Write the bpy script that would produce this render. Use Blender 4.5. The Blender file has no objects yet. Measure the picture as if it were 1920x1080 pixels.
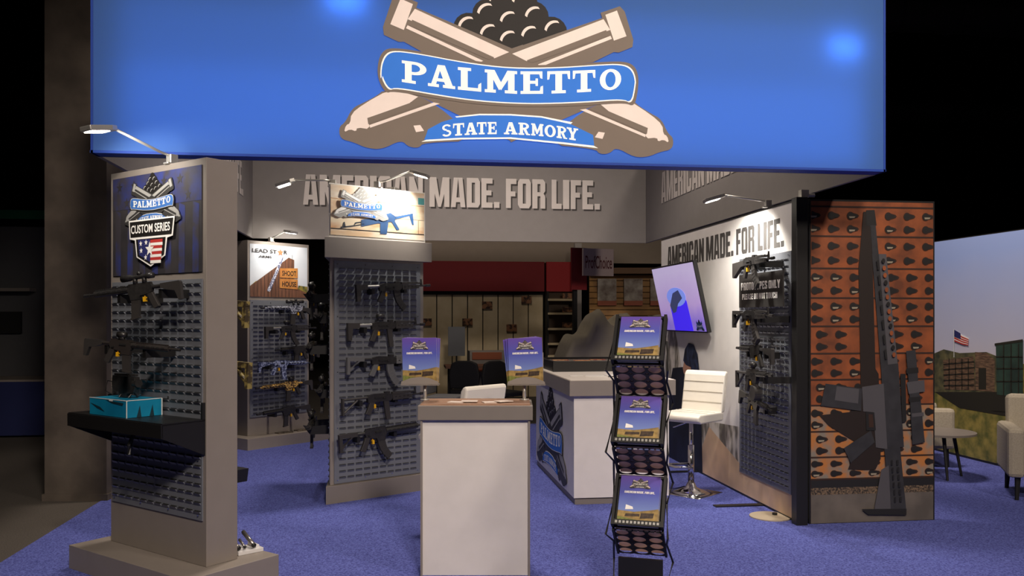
import bpy, math, random
from mathutils import Vector, Matrix
random.seed(7)
SC = bpy.context.scene
COL = SC.collection
# ------------------------------------------------------------------ camera
FPX, HZ, CAMZ, YAW = 1600.0, 595.0, 1.57, math.radians(7.55)
cd = bpy.data.cameras.new('camera'); cam = bpy.data.objects.new('camera', cd); COL.objects.link(cam)
cam.location = (0, 0, CAMZ); cam.rotation_euler = (math.pi/2, 0, -YAW)
cd.sensor_width = 36.0; cd.lens = FPX/1920*36.0; cd.shift_y = (HZ-540)/1920.0
cd.clip_end = 200
SC.camera = cam
# ------------------------------------------------------------------ view / world
vs = SC.view_settings
vs.view_transform = 'Standard'; vs.look = 'None'; vs.gamma = 1.0; vs.use_curve_mapping = False
vs.exposure = 0.35
w = bpy.data.worlds.new('hall_dark'); SC.world = w; w.use_nodes = True
w.node_tree.nodes['Background'].inputs[0].default_value = (1.0, .86, .74, 1)
w.node_tree.nodes['Background'].inputs[1].default_value = 0.012
# unseen hall flood lamps, added and aimed to light the booth (fixtures further down)
HALL = [((1.0, -1.6, 6.0), (0.7, 6.6, 0.9), 1500, 40), ((4.8, 0.4, 7.0), (3.4, 7.0, 0.6), 750, 46),
        ((0.8, 8.2, 8.0), (0.7, 8.2, 0.0), 950, 48), ((4.1, 7.6, 5.6), (6.25, 8.4, 1.5), 620, 34),  # the lounge lamp is set low to brighten the mural
        ((1.0, 13.0, 7.6), (1.8, 16.0, 0.8), 210, 60), ((-3.4, 0.2, 6.4), (-1.8, 5.6, 1.0), 130, 36)]
for i, (p, t, e, ang) in enumerate(HALL):
    ld = bpy.data.lights.new('added_flood', 'SPOT'); ld.energy = e; ld.spot_size = math.radians(ang*1.6)
    ld.spot_blend = .6; ld.shadow_soft_size = .45; ld.color = (1.0, .86, .74)
    lo = bpy.data.objects.new('added_flood_light', ld); COL.objects.link(lo); lo.location = p
    lo.rotation_euler = (Vector(t)-Vector(p)).to_track_quat('-Z', 'Y').to_euler()

# ------------------------------------------------------------------ pixel -> world
FW = Vector((math.sin(YAW), math.cos(YAW), 0)); RT = Vector((math.cos(YAW), -math.sin(YAW), 0)); UP = Vector((0, 0, 1))
CAM = Vector((0, 0, CAMZ))
def ray(px, py): return FW + RT*((px-960)/FPX) + UP*((HZ-py)/FPX)
def on_plane(px, py, o, n):
    d = ray(px, py); o = Vector(o); n = Vector(n)
    return CAM + d*((o-CAM).dot(n)/d.dot(n))
def on_z(px, py, z): return on_plane(px, py, (0, 0, z), (0, 0, 1))
def on_y(px, py, y): return on_plane(px, py, (0, y, 0), (0, 1, 0))
def on_x(px, py, x): return on_plane(px, py, (x, 0, 0), (1, 0, 0))
def at_dep(px, py, dep): return CAM + ray(px, py)*dep

# ------------------------------------------------------------------ materials
def lin(c):
    c = c/255.0
    return c/12.92 if c <= .04045 else ((c+.055)/1.055)**2.4
def rgb(t): return (lin(t[0]), lin(t[1]), lin(t[2]), 1)
MATS = {}
def mat(name, col, rough=.6, metal=0.0, col2=None, scale=8.0, bump=0.0, bscale=60.0, detail=3, contrast=(.35, .65), emit=0.0, coords='Object', stretch=(1, 1, 1)):
    if name in MATS: return MATS[name]
    m = bpy.data.materials.new(name); m.use_nodes = True; nt = m.node_tree; b = nt.nodes['Principled BSDF']
    b.inputs['Roughness'].default_value = rough; b.inputs['Metallic'].default_value = metal
    b.inputs['Base Color'].default_value = rgb(col)
    tc = nt.nodes.new('ShaderNodeTexCoord'); mp = nt.nodes.new('ShaderNodeMapping')
    mp.inputs['Scale'].default_value = stretch
    nt.links.new(tc.outputs[coords], mp.inputs[0])
    if col2 is None: col2 = tuple(max(0, c*.98) for c in col)
    nz = nt.nodes.new('ShaderNodeTexNoise'); nz.inputs['Scale'].default_value = scale; nz.inputs['Detail'].default_value = detail
    nt.links.new(mp.outputs[0], nz.inputs['Vector'])
    cr = nt.nodes.new('ShaderNodeValToRGB'); cr.color_ramp.elements[0].position = contrast[0]; cr.color_ramp.elements[1].position = contrast[1]
    cr.color_ramp.elements[0].color = rgb(col); cr.color_ramp.elements[1].color = rgb(col2)
    nt.links.new(nz.outputs['Fac'], cr.inputs[0]); nt.links.new(cr.outputs[0], b.inputs['Base Color'])
    if bump:
        n2 = nt.nodes.new('ShaderNodeTexNoise'); n2.inputs['Scale'].default_value = bscale
        nt.links.new(mp.outputs[0], n2.inputs['Vector'])
        bp = nt.nodes.new('ShaderNodeBump'); bp.inputs['Strength'].default_value = bump; bp.inputs['Distance'].default_value = .01
        nt.links.new(n2.outputs['Fac'], bp.inputs['Height']); nt.links.new(bp.outputs[0], b.inputs['Normal'])
    if emit:
        nt.links.new(cr.outputs[0], b.inputs['Emission Color']); b.inputs['Emission Strength'].default_value = emit
    MATS[name] = m; return m
def grad_mat(name, stops, axis='Z', lo=0.0, hi=1.0, rough=.5, emit=0.0, noise=0.0, nscale=6.0):
    """printed colour gradient along an object axis"""
    if name in MATS: return MATS[name]
    m = bpy.data.materials.new(name); m.use_nodes = True; nt = m.node_tree; b = nt.nodes['Principled BSDF']
    b.inputs['Roughness'].default_value = rough
    tc = nt.nodes.new('ShaderNodeTexCoord'); sx = nt.nodes.new('ShaderNodeSeparateXYZ'); nt.links.new(tc.outputs['Object'], sx.inputs[0])
    mr = nt.nodes.new('ShaderNodeMapRange'); mr.inputs[1].default_value = lo; mr.inputs[2].default_value = hi
    nt.links.new(sx.outputs[axis], mr.inputs[0])
    src = mr.outputs[0]
    if noise:
        nz = nt.nodes.new('ShaderNodeTexNoise'); nz.inputs['Scale'].default_value = nscale; nt.links.new(tc.outputs['Object'], nz.inputs['Vector'])
        ma = nt.nodes.new('ShaderNodeMath'); ma.operation = 'MULTIPLY_ADD'; ma.inputs[1].default_value = noise; nt.links.new(nz.outputs['Fac'], ma.inputs[0])
        nt.links.new(mr.outputs[0], ma.inputs[2]); src = ma.outputs[0]
    cr = nt.nodes.new('ShaderNodeValToRGB'); e = cr.color_ramp.elements
    e[0].position, e[0].color = stops[0][0], rgb(stops[0][1]); e[1].position, e[1].color = stops[-1][0], rgb(stops[-1][1])
    for p, c in stops[1:-1]:
        x = e.new(p); x.color = rgb(c)
    nt.links.new(src, cr.inputs[0]); nt.links.new(cr.outputs[0], b.inputs['Base Color'])
    if emit:
        nt.links.new(cr.outputs[0], b.inputs['Emission Color']); b.inputs['Emission Strength'].default_value = emit
    MATS[name] = m; return m
def emitter(name, col, s):
    if name in MATS: return MATS[name]
    m = bpy.data.materials.new(name); m.use_nodes = True; b = m.node_tree.nodes['Principled BSDF']
    b.inputs['Base Color'].default_value = rgb(col); b.inputs['Emission Color'].default_value = rgb(col); b.inputs['Emission Strength'].default_value = s
    MATS[name] = m; return m
def fabric_backlit(name, col):
    m = bpy.data.materials.new(name); m.use_nodes = True; nt = m.node_tree
    for n in list(nt.nodes): nt.nodes.remove(n)
    out = nt.nodes.new('ShaderNodeOutputMaterial'); mx = nt.nodes.new('ShaderNodeMixShader')
    d = nt.nodes.new('ShaderNodeBsdfDiffuse'); t = nt.nodes.new('ShaderNodeBsdfTranslucent')
    d.inputs[0].default_value = rgb(col); t.inputs[0].default_value = rgb(col); mx.inputs[0].default_value = .6
    nt.links.new(d.outputs[0], mx.inputs[1]); nt.links.new(t.outputs[0], mx.inputs[2]); nt.links.new(mx.outputs[0], out.inputs[0])
    MATS[name] = m; return m

M_grey = mat('laminate_grey', (140, 131, 123), .5)
M_grey2 = mat('laminate_grey_dark', (128, 120, 113), .5)
M_white = mat('laminate_white', (228, 222, 216), .45)
M_black = mat('black_powdercoat', (26, 25, 25), .45)
M_blackm = mat('black_matte', (18, 17, 17), .7)
M_gun = mat('gun_black', (44, 43, 43), .36, .25, (54, 52, 51), 40)
M_gun2 = mat('gun_polymer', (52, 49, 47), .5)
M_louv = mat('louver_steel', (112, 115, 122), .4, .0)
M_slot = mat('slot_shade_and_print', (24, 24, 26), .8)
M_yel = mat('flag_yellow', (225, 170, 20), .5)
M_chrome = mat('chrome', (225, 222, 220), .12, 1.0)
M_leather = mat('white_leatherette', (232, 226, 214), .45, bump=.05, bscale=200)
M_silver = mat('lamp_silver', (200, 197, 190), .35, .6)
M_lampon = emitter('lamp_glass', (255, 246, 230), 14)
M_screw = mat('screw', (220, 220, 220), .2, 1)

# ------------------------------------------------------------------ mesh builder
class MB:
    def __init__(s): s.v = []; s.f = []; s.m = []; s.mats = []
    def mi(s, m):
        if m not in s.mats: s.mats.append(m)
        return s.mats.index(m)
    def add(s, vs, fs, m):
        o = len(s.v); s.v += [tuple(v) for v in vs]; k = s.mi(m)
        for f in fs: s.f.append([o+i for i in f]); s.m.append(k)
    def box(s, c, d, m, R=None):
        x, y, z = d[0]/2, d[1]/2, d[2]/2
        vs = [Vector((a*x, b*y, e*z)) for a in (-1, 1) for b in (-1, 1) for e in (-1, 1)]
        if R is not None: vs = [R @ v for v in vs]
        c = Vector(c)
        s.add([v+c for v in vs], [(0, 1, 3, 2), (4, 6, 7, 5), (0, 4, 5, 1), (2, 3, 7, 6), (0, 2, 6, 4), (1, 5, 7, 3)], m)
    def prism(s, poly, t, m, O=(0, 0, 0), U=(1, 0, 0), V=(0, 0, 1), N=(0, 1, 0)):
        """poly in U,V extruded from -t/2 to t/2 along N"""
        O, U, V, N = map(Vector, (O, U, V, N)); n = len(poly)
        a = [O+U*p[0]+V*p[1]-N*(t/2) for p in poly]; b = [O+U*p[0]+V*p[1]+N*(t/2) for p in poly]
        s.add(a+b, [list(range(n)), list(range(2*n-1, n-1, -1))]+[(i, i+n, (i+1) % n+n, (i+1) % n) for i in range(n)], m)
    def flat(s, poly, m, O=(0, 0, 0), U=(1, 0, 0), V=(0, 0, 1)):
        O, U, V = map(Vector, (O, U, V)); s.add([O+U*p[0]+V*p[1] for p in poly], [list(range(len(poly)))], m)
    def tube(s, pts, r, m, n=10, cap=True):
        pts = [Vector(p) for p in pts]; rs = r if isinstance(r, (list, tuple)) else [r]*len(pts)
        rings = []
        for i, p in enumerate(pts):
            d = (pts[min(i+1, len(pts)-1)]-pts[max(i-1, 0)]).normalized()
            a = d.cross(Vector((0, 0, 1)))
            if a.length < .05: a = d.cross(Vector((0, 1, 0)))
            a.normalize(); b = d.cross(a)
            rings.append([p+(a*math.cos(2*math.pi*k/n)+b*math.sin(2*math.pi*k/n))*rs[i] for k in range(n)])
        vs = [v for q in rings for v in q]; fs = []
        for i in range(len(pts)-1):
            for k in range(n): fs.append((i*n+k, i*n+(k+1) % n, (i+1)*n+(k+1) % n, (i+1)*n+k))
        if cap: fs += [list(range(n-1, -1, -1)), list(range((len(pts)-1)*n, len(pts)*n))]
        s.add(vs, fs, m)
    def build(s, name, parent=None, smooth=False, bevel=0):
        me = bpy.data.meshes.new(name); me.from_pydata(s.v, [], s.f)
        for m in s.mats: me.materials.append(m)
        me.polygons.foreach_set('material_index', s.m)
        if smooth: me.polygons.foreach_set('use_smooth', [True]*len(s.f))
        me.update()
        o = bpy.data.objects.new(name, me); COL.objects.link(o)
        if parent is not None: o.parent = parent
        if bevel:
            b = o.modifiers.new('bevel', 'BEVEL'); b.width = bevel; b.segments = 2; b.limit_method = 'ANGLE'
        return o
def tag(o, label, cat, group=None):
    o['label'] = label; o['category'] = cat
    if group: o['group'] = group
    return o
def struct(o): o['kind'] = 'structure'; return o
def stuff(o): o['kind'] = 'stuff'; return o
def empty(name, loc=(0, 0, 0), rz=0.0, label=None, cat=None, group=None):
    o = bpy.data.objects.new(name, None); COL.objects.link(o); o.location = loc; o.rotation_euler = (0, 0, rz); o.empty_display_size = .1
    if label: tag(o, label, cat, group)
    return o
def boxo(name, c, d, m, parent=None, bevel=0, R=None):
    b = MB(); b.box(c, d, m, R); return b.build(name, parent, bevel=bevel)
def copy_tree(o, parent=None):
    c = o.copy(); COL.objects.link(c); c.parent = parent
    for ch in o.children: copy_tree(ch, c)
    return c

# ------------------------------------------------------------------ text & print
def text_mesh(s, bold=.02):
    cu = bpy.data.curves.new('t', 'FONT'); cu.body = s; cu.offset = bold; cu.resolution_u = 3
    ob = bpy.data.objects.new('t', cu); COL.objects.link(ob)
    dg = bpy.context.evaluated_depsgraph_get(); me = bpy.data.meshes.new_from_object(ob.evaluated_get(dg))
    vs = [v.co.copy() for v in me.vertices]; fs = [list(p.vertices) for p in me.polygons]
    bpy.data.objects.remove(ob); bpy.data.curves.remove(cu); bpy.data.meshes.remove(me)
    x0 = min(v.x for v in vs); x1 = max(v.x for v in vs); y0 = min(v.y for v in vs); y1 = max(v.y for v in vs)
    return [((v.x-x0)/(x1-x0), (v.y-y0)/(y1-y0)) for v in vs], fs
TC = {}
IM = {
 'A': (.62, [[(0, 0), (.33, 0), (.5, 1), (.2, 1)], [(1, 0), (.67, 0), (.5, 1), (.8, 1)], [(.25, .17), (.75, .17), (.75, .33), (.25, .33)]]),
 'M': (.85, [[(0, 0), (.26, 0), (.26, 1), (0, 1)], [(.74, 0), (1, 0), (1, 1), (.74, 1)], [(.05, 1), (.34, 1), (.57, 0), (.43, 0)], [(.95, 1), (.66, 1), (.43, 0), (.57, 0)]]),
}
def _r(a, b, c, d): return [(a, c), (b, c), (b, d), (a, d)]
def _mx(p): return [(1-x, y) for x, y in p]
def _my(p): return [(x, 1-y) for x, y in p]
_side = [(0, .12), (.15, 0), (.38, 0), (.38, 1), (.15, 1), (0, .88)]
_hook = [(.3, 1), (.85, 1), (1, .88), (1, .62), (.62, .62), (.62, .84), (.3, .84)]
IM.update({
 'E': (.48, [_r(0, .45, 0, 1), _r(0, 1, 0, .18), _r(0, 1, .82, 1), _r(0, .9, .42, .59)]),
 'F': (.46, [_r(0, .47, 0, 1), _r(0, 1, .82, 1), _r(0, .9, .4, .57)]), 'L': (.44, [_r(0, .48, 0, 1), _r(0, 1, 0, .18)]),
 'I': (.28, [_r(0, 1, 0, 1)]), '.': (.24, [_r(0, 1, 0, .2)]), 'T': (.5, [_r(.28, .72, 0, 1), _r(0, 1, .82, 1)]),
 'R': (.57, [_r(0, .4, 0, 1), _r(.3, .8, .84, 1), [(.62, 1), (.82, 1), (1, .9), (1, .6), (.85, .5), (.62, .5)], _r(.3, .8, .42, .56), [(.62, .5), (.9, .5), (1, .4), (1, 0), (.62, 0)]]),
 'P': (.54, [_r(0, .4, 0, 1), _r(.3, .8, .84, 1), [(.62, 1), (.85, 1), (1, .9), (1, .52), (.85, .4), (.62, .4)], _r(.3, .8, .4, .55)]),
 'C': (.56, [_side, _hook, _my(_hook)]), 'O': (.57, [_side, _mx(_side), _r(.3, .7, .84, 1), _r(.3, .7, 0, .16)]),
 'D': (.57, [_r(0, .38, 0, 1), _r(.3, .8, .84, 1), _r(.3, .8, 0, .16), _mx(_side)]),
 'N': (.58, [_r(0, .34, 0, 1), _r(.66, 1, 0, 1), [(0, 1), (.34, 1), (1, 0), (.66, 0)]]),
 'H': (.58, [_r(0, .38, 0, 1), _r(.62, 1, 0, 1), _r(.3, .7, .42, .58)]),
 'U': (.57, [[(0, .12), (.15, 0), (.38, 0), (.38, 1), (0, 1)], [(1, .12), (.85, 0), (.62, 0), (.62, 1), (1, 1)], _r(.3, .7, 0, .16)]),
 'Y': (.6, [_r(.3, .7, 0, .45), [(0, 1), (.36, 1), (.68, .4), (.32, .4)], [(1, 1), (.64, 1), (.32, .4), (.68, .4)]]),
 'S': (.54, [[(0, .6), (.38, .52), (.38, 1), (.15, 1), (0, .88)], _r(.3, .7, .84, 1), [(.62, .68), (1, .68), (1, .88), (.85, 1), (.62, 1)], [(0, .62), (.34, .7), (1, .4), (.66, .3)], [(.62, 0), (.85, 0), (1, .12), (1, .46), (.62, .46)], _r(.3, .7, 0, .16), [(0, .12), (.15, 0), (.38, 0), (.38, .32), (0, .32)]]),
})
def put_block(mb, s, m, O, U, V, eps=.0002):
    """heavy condensed capitals fitted to the parallelogram O, O+U, O+V"""
    O, U, V = map(Vector, (O, U, V)); n = U.cross(V).normalized(); w_ = [(.22 if c == ' ' else IM[c][0]+.06) for c in s]; T = sum(w_)-.06; x = 0
    for c, ww in zip(s, w_):
        if c != ' ':
            for k, p in enumerate(IM[c][1]): mb.add([O+U*((x+a*IM[c][0])/T)+V*b+n*(eps*k) for a, b in p], [list(range(len(p)))], m)
        x += ww
def put_text(mb, s, m, O, U, V, bold=.02, strike=0):
    """text fitted to the parallelogram O, O+U, O+V"""
    if (s, bold) not in TC: TC[(s, bold)] = text_mesh(s, bold)
    vs, fs = TC[(s, bold)]; O, U, V = map(Vector, (O, U, V))
    nn = U.cross(V).normalized()*.0006 if strike else U*0
    for q in ((-1, 1) if strike else (0,)): mb.add([O+U*(a+q*strike)+V*b+nn*q for a, b in vs], fs, m)
def R_(x0, x1, y0, y1): return [(x0, y0), (x1, y0), (x1, y1), (x0, y1)]
def arc(cx, cy, rx, ry, a0, a1, n=10): return [(cx+rx*math.cos(math.radians(a0+(a1-a0)*i/n)), cy+ry*math.sin(math.radians(a0+(a1-a0)*i/n))) for i in range(n+1)]
def band(cx, cy, rx, ry, tx, ty, a0, a1, n=12):
    o = arc(cx, cy, rx, ry, a0, a1, n); i = arc(cx, cy, rx-tx, ry-ty, a0, a1, n)
    return [[o[k], o[k+1], i[k+1], i[k]] for k in range(n)]
GL = {  # slab-serif capitals in a unit box
 'P': [R_(.14, .4, 0, 1), R_(.02, .56, 0, .13), R_(.02, .45, .87, 1)]+band(.5, .7, .48, .3, .25, .13, -90, 90)+[R_(.38, .5, .4, .53), R_(.38, .5, .87, 1)],
 'A': [[(.36, 1), (.62, 1), (.93, .06), (.66, .06)], [(.36, 1), (.5, 1), (.28, .06), (.1, .06)], R_(.28, .75, .26, .4), R_(0, .4, 0, .13), R_(.55, 1, 0, .13)],
 'L': [R_(.14, .42, 0, 1), R_(.02, .56, .87, 1), R_(.02, .98, 0, .14), [(.84, 0), (.98, 0), (.98, .4), (.86, .3)]],
 'M': [R_(.08, .26, 0, 1), R_(.72, .92, 0, 1), R_(0, .34, 0, .13), R_(.62, 1, 0, .13), R_(0, .26, .87, 1), R_(.74, 1, .87, 1), [(.1, 1), (.3, 1), (.56, .3), (.44, .12)], [(.9, 1), (.7, 1), (.44, .3), (.5, .12)]],
 'E': [R_(.14, .42, 0, 1), R_(.02, .95, .87, 1), R_(.02, .98, 0, .13), R_(.3, .74, .45, .58), R_(.66, .76, .35, .68), [(.82, .87), (.95, .87), (.95, .66), (.86, .7)], [(.84, .13), (.98, .13), (.98, .36), (.88, .32)]],
 'T': [R_(.36, .64, 0, 1), R_(.2, .8, 0, .13), R_(.02, .98, .87, 1), [(.02, .9), (.14, .9), (.1, .64), (.02, .62)], [(.98, .9), (.86, .9), (.9, .64), (.98, .62)]],
 'O': band(.5, .5, .5, .5, .26, .13, 0, 360, 24),
 'S': band(.5, .74, .42, .26, .2, .13, 20, 270, 12)+band(.5, .27, .44, .27, .2, .14, -160, 90, 12),
 'R': [R_(.14, .4, 0, 1), R_(.02, .5, 0, .13), R_(.02, .45, .87, 1)]+band(.48, .73, .42, .27, .22, .13, -90, 90)+[R_(.38, .5, .46, .59), R_(.38, .5, .87, 1), [(.42, .5), (.66, .5), (.86, .1), (1, .1), (1, 0), (.68, 0)]],
 'Y': [R_(.37, .63, 0, .5), R_(.22, .78, 0, .13), R_(0, .42, .87, 1), R_(.6, 1, .87, 1), [(.1, .95), (.36, .95), (.62, .42), (.4, .42)], [(.9, .95), (.68, .95), (.46, .42), (.62, .42)]],
}
def glyph(mb, ch, quad, m, fn, layer):
    (ax, ay), (bx, by), (cx, cy), (dx, dy) = quad      # bl, br, tr, tl
    for poly in GL[ch]:
        pts = []
        for u, v in poly:
            x = ax*(1-u)*(1-v)+bx*u*(1-v)+cx*u*v+dx*(1-u)*v; y = ay*(1-u)*(1-v)+by*u*(1-v)+cy*u*v+dy*(1-u)*v
            pts.append((x, y))
        fn(pts, m, layer)
L_taupe = mat('logo_taupe', (112, 98, 86), .6); L_light = mat('logo_light', (226, 208, 196), .6); L_black = mat('logo_black', (22, 18, 15), .6)
L_blue = mat('logo_blue', (38, 112, 205), .6); L_white = mat('logo_white', (250, 246, 240), .6)
L_grey = mat('logo_grey', (110, 108, 106), .6); L_lgrey = mat('logo_light_grey', (160, 158, 154), .6); L_dk = mat('logo_dark', (52, 50, 49), .6)
def chaikin(p, n=1):
    for _ in range(n):
        q = []
        for i in range(len(p)):
            (ax, ay), (bx, by) = p[i], p[(i+1) % len(p)]; q += [(ax*.75+bx*.25, ay*.75+by*.25), (ax*.25+bx*.75, ay*.25+by*.75)]
        p = q
    return p
def logo(mb, O, U, V, N, width, pal=None, lift=.0012, text=True):
    """crossed cannons emblem; O is its centre"""
    taupe, light, black, blue, white = pal or (L_taupe, L_light, L_black, L_blue, L_white)
    O, U, V, N = Vector(O), Vector(U).normalized(), Vector(V).normalized(), Vector(N).normalized()
    k = width/1760.0; CX, CY = 966.0, 385.0; cnt = [0]
    def put(poly, m, layer):
        cnt[0] += 1; e_ = lift*.09*(cnt[0] % 9)
        mb.add([O+U*((x-CX)*k)+V*((CY-y)*k)+N*(lift*layer+e_) for x, y in poly], [list(range(len(poly)))], m)
    mir = lambda p: [(2*CX-x, y+8) for x, y in p]
    def both(p, m, l): put(p, m, l); put(mir(p), m, l)
    circ = lambda x, y, r, n=18: arc(x, y, r, r, 0, 360, n)[:-1]
    for (x, y) in [(745, 150), (855, 172), (966, 205), (1077, 172), (1190, 150), (845, 72), (966, 105), (1090, 72), (905, 5), (1030, 5), (966, -55)]:
        put(circ(x, y, 82), black, 1)
    for (x, y) in [(745, 150), (860, 185), (966, 215), (1080, 185), (1205, 150), (845, 75), (966, 112), (1100, 80), (905, 5), (1030, 5)]:
        o = arc(x, y, 58, 62, 190, 285, 8); i = arc(x+9, y+8, 55, 58, 285, 190, 8); put(o+i, light, 2)
    both([(372, -12), (478, 28), (470, 56), (985, 252), (966, 350), (520, 296), (405, 236), (378, 238), (302, 205), (297, 165), (345, 15)], taupe, 3)
    both(chaikin([(500, 500), (300, 490), (270, 520), (200, 560), (140, 590), (105, 665), (72, 690), (78, 752), (150, 768), (210, 795), (290, 802), (392, 748), (430, 785), (485, 788), (505, 760), (800, 742)], 2)+[(966, 738), (966, 500)], taupe, 3)
    put([(900, 225), (966, 250), (1032, 225), (1040, 345), (890, 345)], taupe, 3)
    both([(388, 12), (452, 38), (405, 175), (335, 148)], light, 4)
    both([(462, 62), (958, 268), (880, 304), (425, 118)], light, 4)
    both([(448, 120), (880, 300), (850, 312), (436, 152)], taupe, 5)
    both([(424, 150), (820, 320), (800, 330), (416, 166)], light, 5)
    both(chaikin([(330, 488), (400, 498), (505, 528), (218, 640), (232, 698), (165, 690), (160, 712), (130, 700), (98, 718), (108, 680), (130, 670), (135, 620), (195, 570)], 1), light, 4)
    both([(500, 532), (545, 545), (222, 672), (217, 640)], taupe, 5)
    both([(560, 548), (592, 553), (232, 690), (228, 676)], light, 5)
    both([(455, 672), (490, 668), (510, 698), (468, 706)], light, 4)
    out = [(268, 430), (272, 340), (300, 285), (350, 270), (480, 282), (720, 318), (966, 338), (1220, 326), (1450, 302), (1580, 292), (1640, 312), (1664, 370), (1660, 450), (1640, 535), (1590, 515), (1400, 535), (1150, 553), (966, 556), (760, 548), (560, 525), (350, 495), (310, 510)]
    out = chaikin(out, 2)
    put(out, taupe, 6)
    def shrink(p, d):
        cx, cy = 966, 415; return [(cx+(x-cx)*(1-d/690), y+(d if y < (415 if 0 else 420) else -d)) for x, y in p]
    put(shrink(out, 14), white, 7); put(shrink(out, 20), blue, 8)
    put([(672, 618), (800, 600), (966, 596), (1130, 602), (1300, 630), (1290, 640), (1412, 750), (1440, 765), (1250, 748), (966, 728), (700, 738), (495, 756), (520, 745), (680, 624)], white, 6)
    put([(680, 624), (800, 608), (966, 604), (1130, 610), (1290, 640), (1412, 695), (1418, 752), (1250, 738), (966, 719), (700, 729), (510, 745), (522, 715), (530, 690), (600, 650)], blue, 7)
    if text:
        xs = [(392, 525), (530, 672), (684, 812), (828, 1000), (1016, 1142), (1160, 1288), (1298, 1426), (1448, 1566)]
        top = lambda x: 352 + 26*(1-((x-966)/600.0)**2) - 12*abs((x-966)/600.0)-8
        bot = lambda x: top(x)+112+8*(1-((x-966)/600)**2)
        for ch, (a, b) in zip('PALMETTO', xs): glyph(mb, ch, ((a, bot(a)), (b, bot(b)), (b, top(b)), (a, top(a))), white, put, 9)
        xs = [(600, 655), (660, 720), (722, 788), (786, 838), (842, 892), (930, 1002), (1006, 1070), (1076, 1142), (1148, 1208), (1212, 1270), (1268, 1330)]
        top = lambda x: 640+24*((x-966)/360.0)**2; bot = lambda x: top(x)+64
        for ch, (a, b) in zip('STATEARMORY', xs): glyph(mb, ch, ((a, bot(a)), (b, bot(b)), (b, top(b)), (a, top(a))), white, put, 8)
def glow(name, col, e=.28): return mat(name, col, .7, emit=e)
PAL_H = (glow('sign_taupe', (112, 98, 86)), glow('sign_cream', (226, 208, 196)), glow('sign_black', (24, 19, 16)), glow('sign_blue', (38, 112, 205)), glow('sign_white', (250, 246, 236)))
PAL_G = (L_dk, L_lgrey, L_black, L_blue, L_white)
def star(cx, cy, r, rot=90): return [(cx+(r if i % 2 == 0 else r*.4)*math.cos(math.radians(rot+i*36)), cy+(r if i % 2 == 0 else r*.4)*math.sin(math.radians(rot+i*36))) for i in range(10)]

# ------------------------------------------------------------------ setting
M_aisle = mat('aisle_carpet', (92, 84, 76), .95, col2=(52, 48, 44), scale=160, bump=.3, bscale=250)
M_carpet = mat('booth_carpet', (104, 114, 194), .97, col2=(56, 62, 134), scale=95, detail=6, bump=.8, bscale=140, contrast=(.36, .64))
def plane(name, x0, x1, y0, y1, z, t, m): return struct(boxo(name, ((x0+x1)/2, (y0+y1)/2, z-t/2), (x1-x0, y1-y0, t), m))
plane('floor', -14, 18, -3, 30, 0, .1, M_aisle)
plane('floor_booth_carpet', -2.52, 9, 1.0, 12.4, .006, .005, M_carpet)
M_dark = mat('hall_dark_paint', (34, 31, 29), .9)
struct(boxo('wall_back', (2, 30, 5), (34, .2, 10), M_dark)); struct(boxo('wall_left', (-14, 13.5, 5), (.2, 33, 10), M_dark)); struct(boxo('wall_right', (18, 13.5, 5), (.2, 33, 10), M_dark))
struct(boxo('ceiling', (2, 13.5, 10.1), (34, 33, .2), mat('ceiling_dark', (22, 20, 19), .9)))
# concrete column
M_conc = mat('concrete', (98, 88, 78), .85, col2=(72, 64, 57), scale=3, bump=.25, bscale=14)
cA = on_z(92, 942, 0); cB = on_z(204, 938, 0)
col = empty('concrete_column', ((cA.x+cB.x)/2, (cA.y+cB.y)/2+.28, 0), -YAW, 'square concrete hall column standing behind the left display tower', 'column')
b = MB(); b.box((0, 0, 5), (.53, .53, 10), M_conc); b.build('shaft', col)
b = MB(); b.box((0, 0, .03), (.56, .56, .06), M_conc); b.build('foot', col)
# ducts and trusses under the ceiling
for i, (y, z, r) in enumerate([(13, 6.6, .35), (17, 6.0, .28)]):
    b = MB(); pts = [(x, y, z) for x in range(5, 18)]; b.tube(pts, r, mat('duct_metal', (60, 57, 54), .5, .5), 16)
    for x in range(5, 18): b.tube([(x-.02, y, z), (x+.02, y, z)], r*1.05, M_dark, 16)
    o = b.build('ceiling_duct', None, True); tag(o, ['large round metal duct nearer the booth under dark ceiling', 'thinner round metal duct farther back under dark ceiling'][i], 'duct')
for i, (p, t, e, a) in enumerate(HALL):
    r = empty('added_hall_lamp', p, 0, 'black hall flood lamp added out of view over the ' + ['aisle before the counter', 'aisle before the end panel', 'middle of the ring sign', 'lounge seats', 'neighbouring booth', 'aisle before the poster tower'][i], 'lamp', 'added hall flood lamps')
    b = MB(); b.tube([(0, 0, .45), (0, 0, .3), (0, 0, .2)], [.1, .3, .34], M_blackm, 16, False); b.build('reflector', r, True)
    b = MB(); b.tube([(0, 0, 10.0-p[2]), (0, 0, .4)], .02, M_blackm, 8); b.build('hanger', r)

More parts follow.
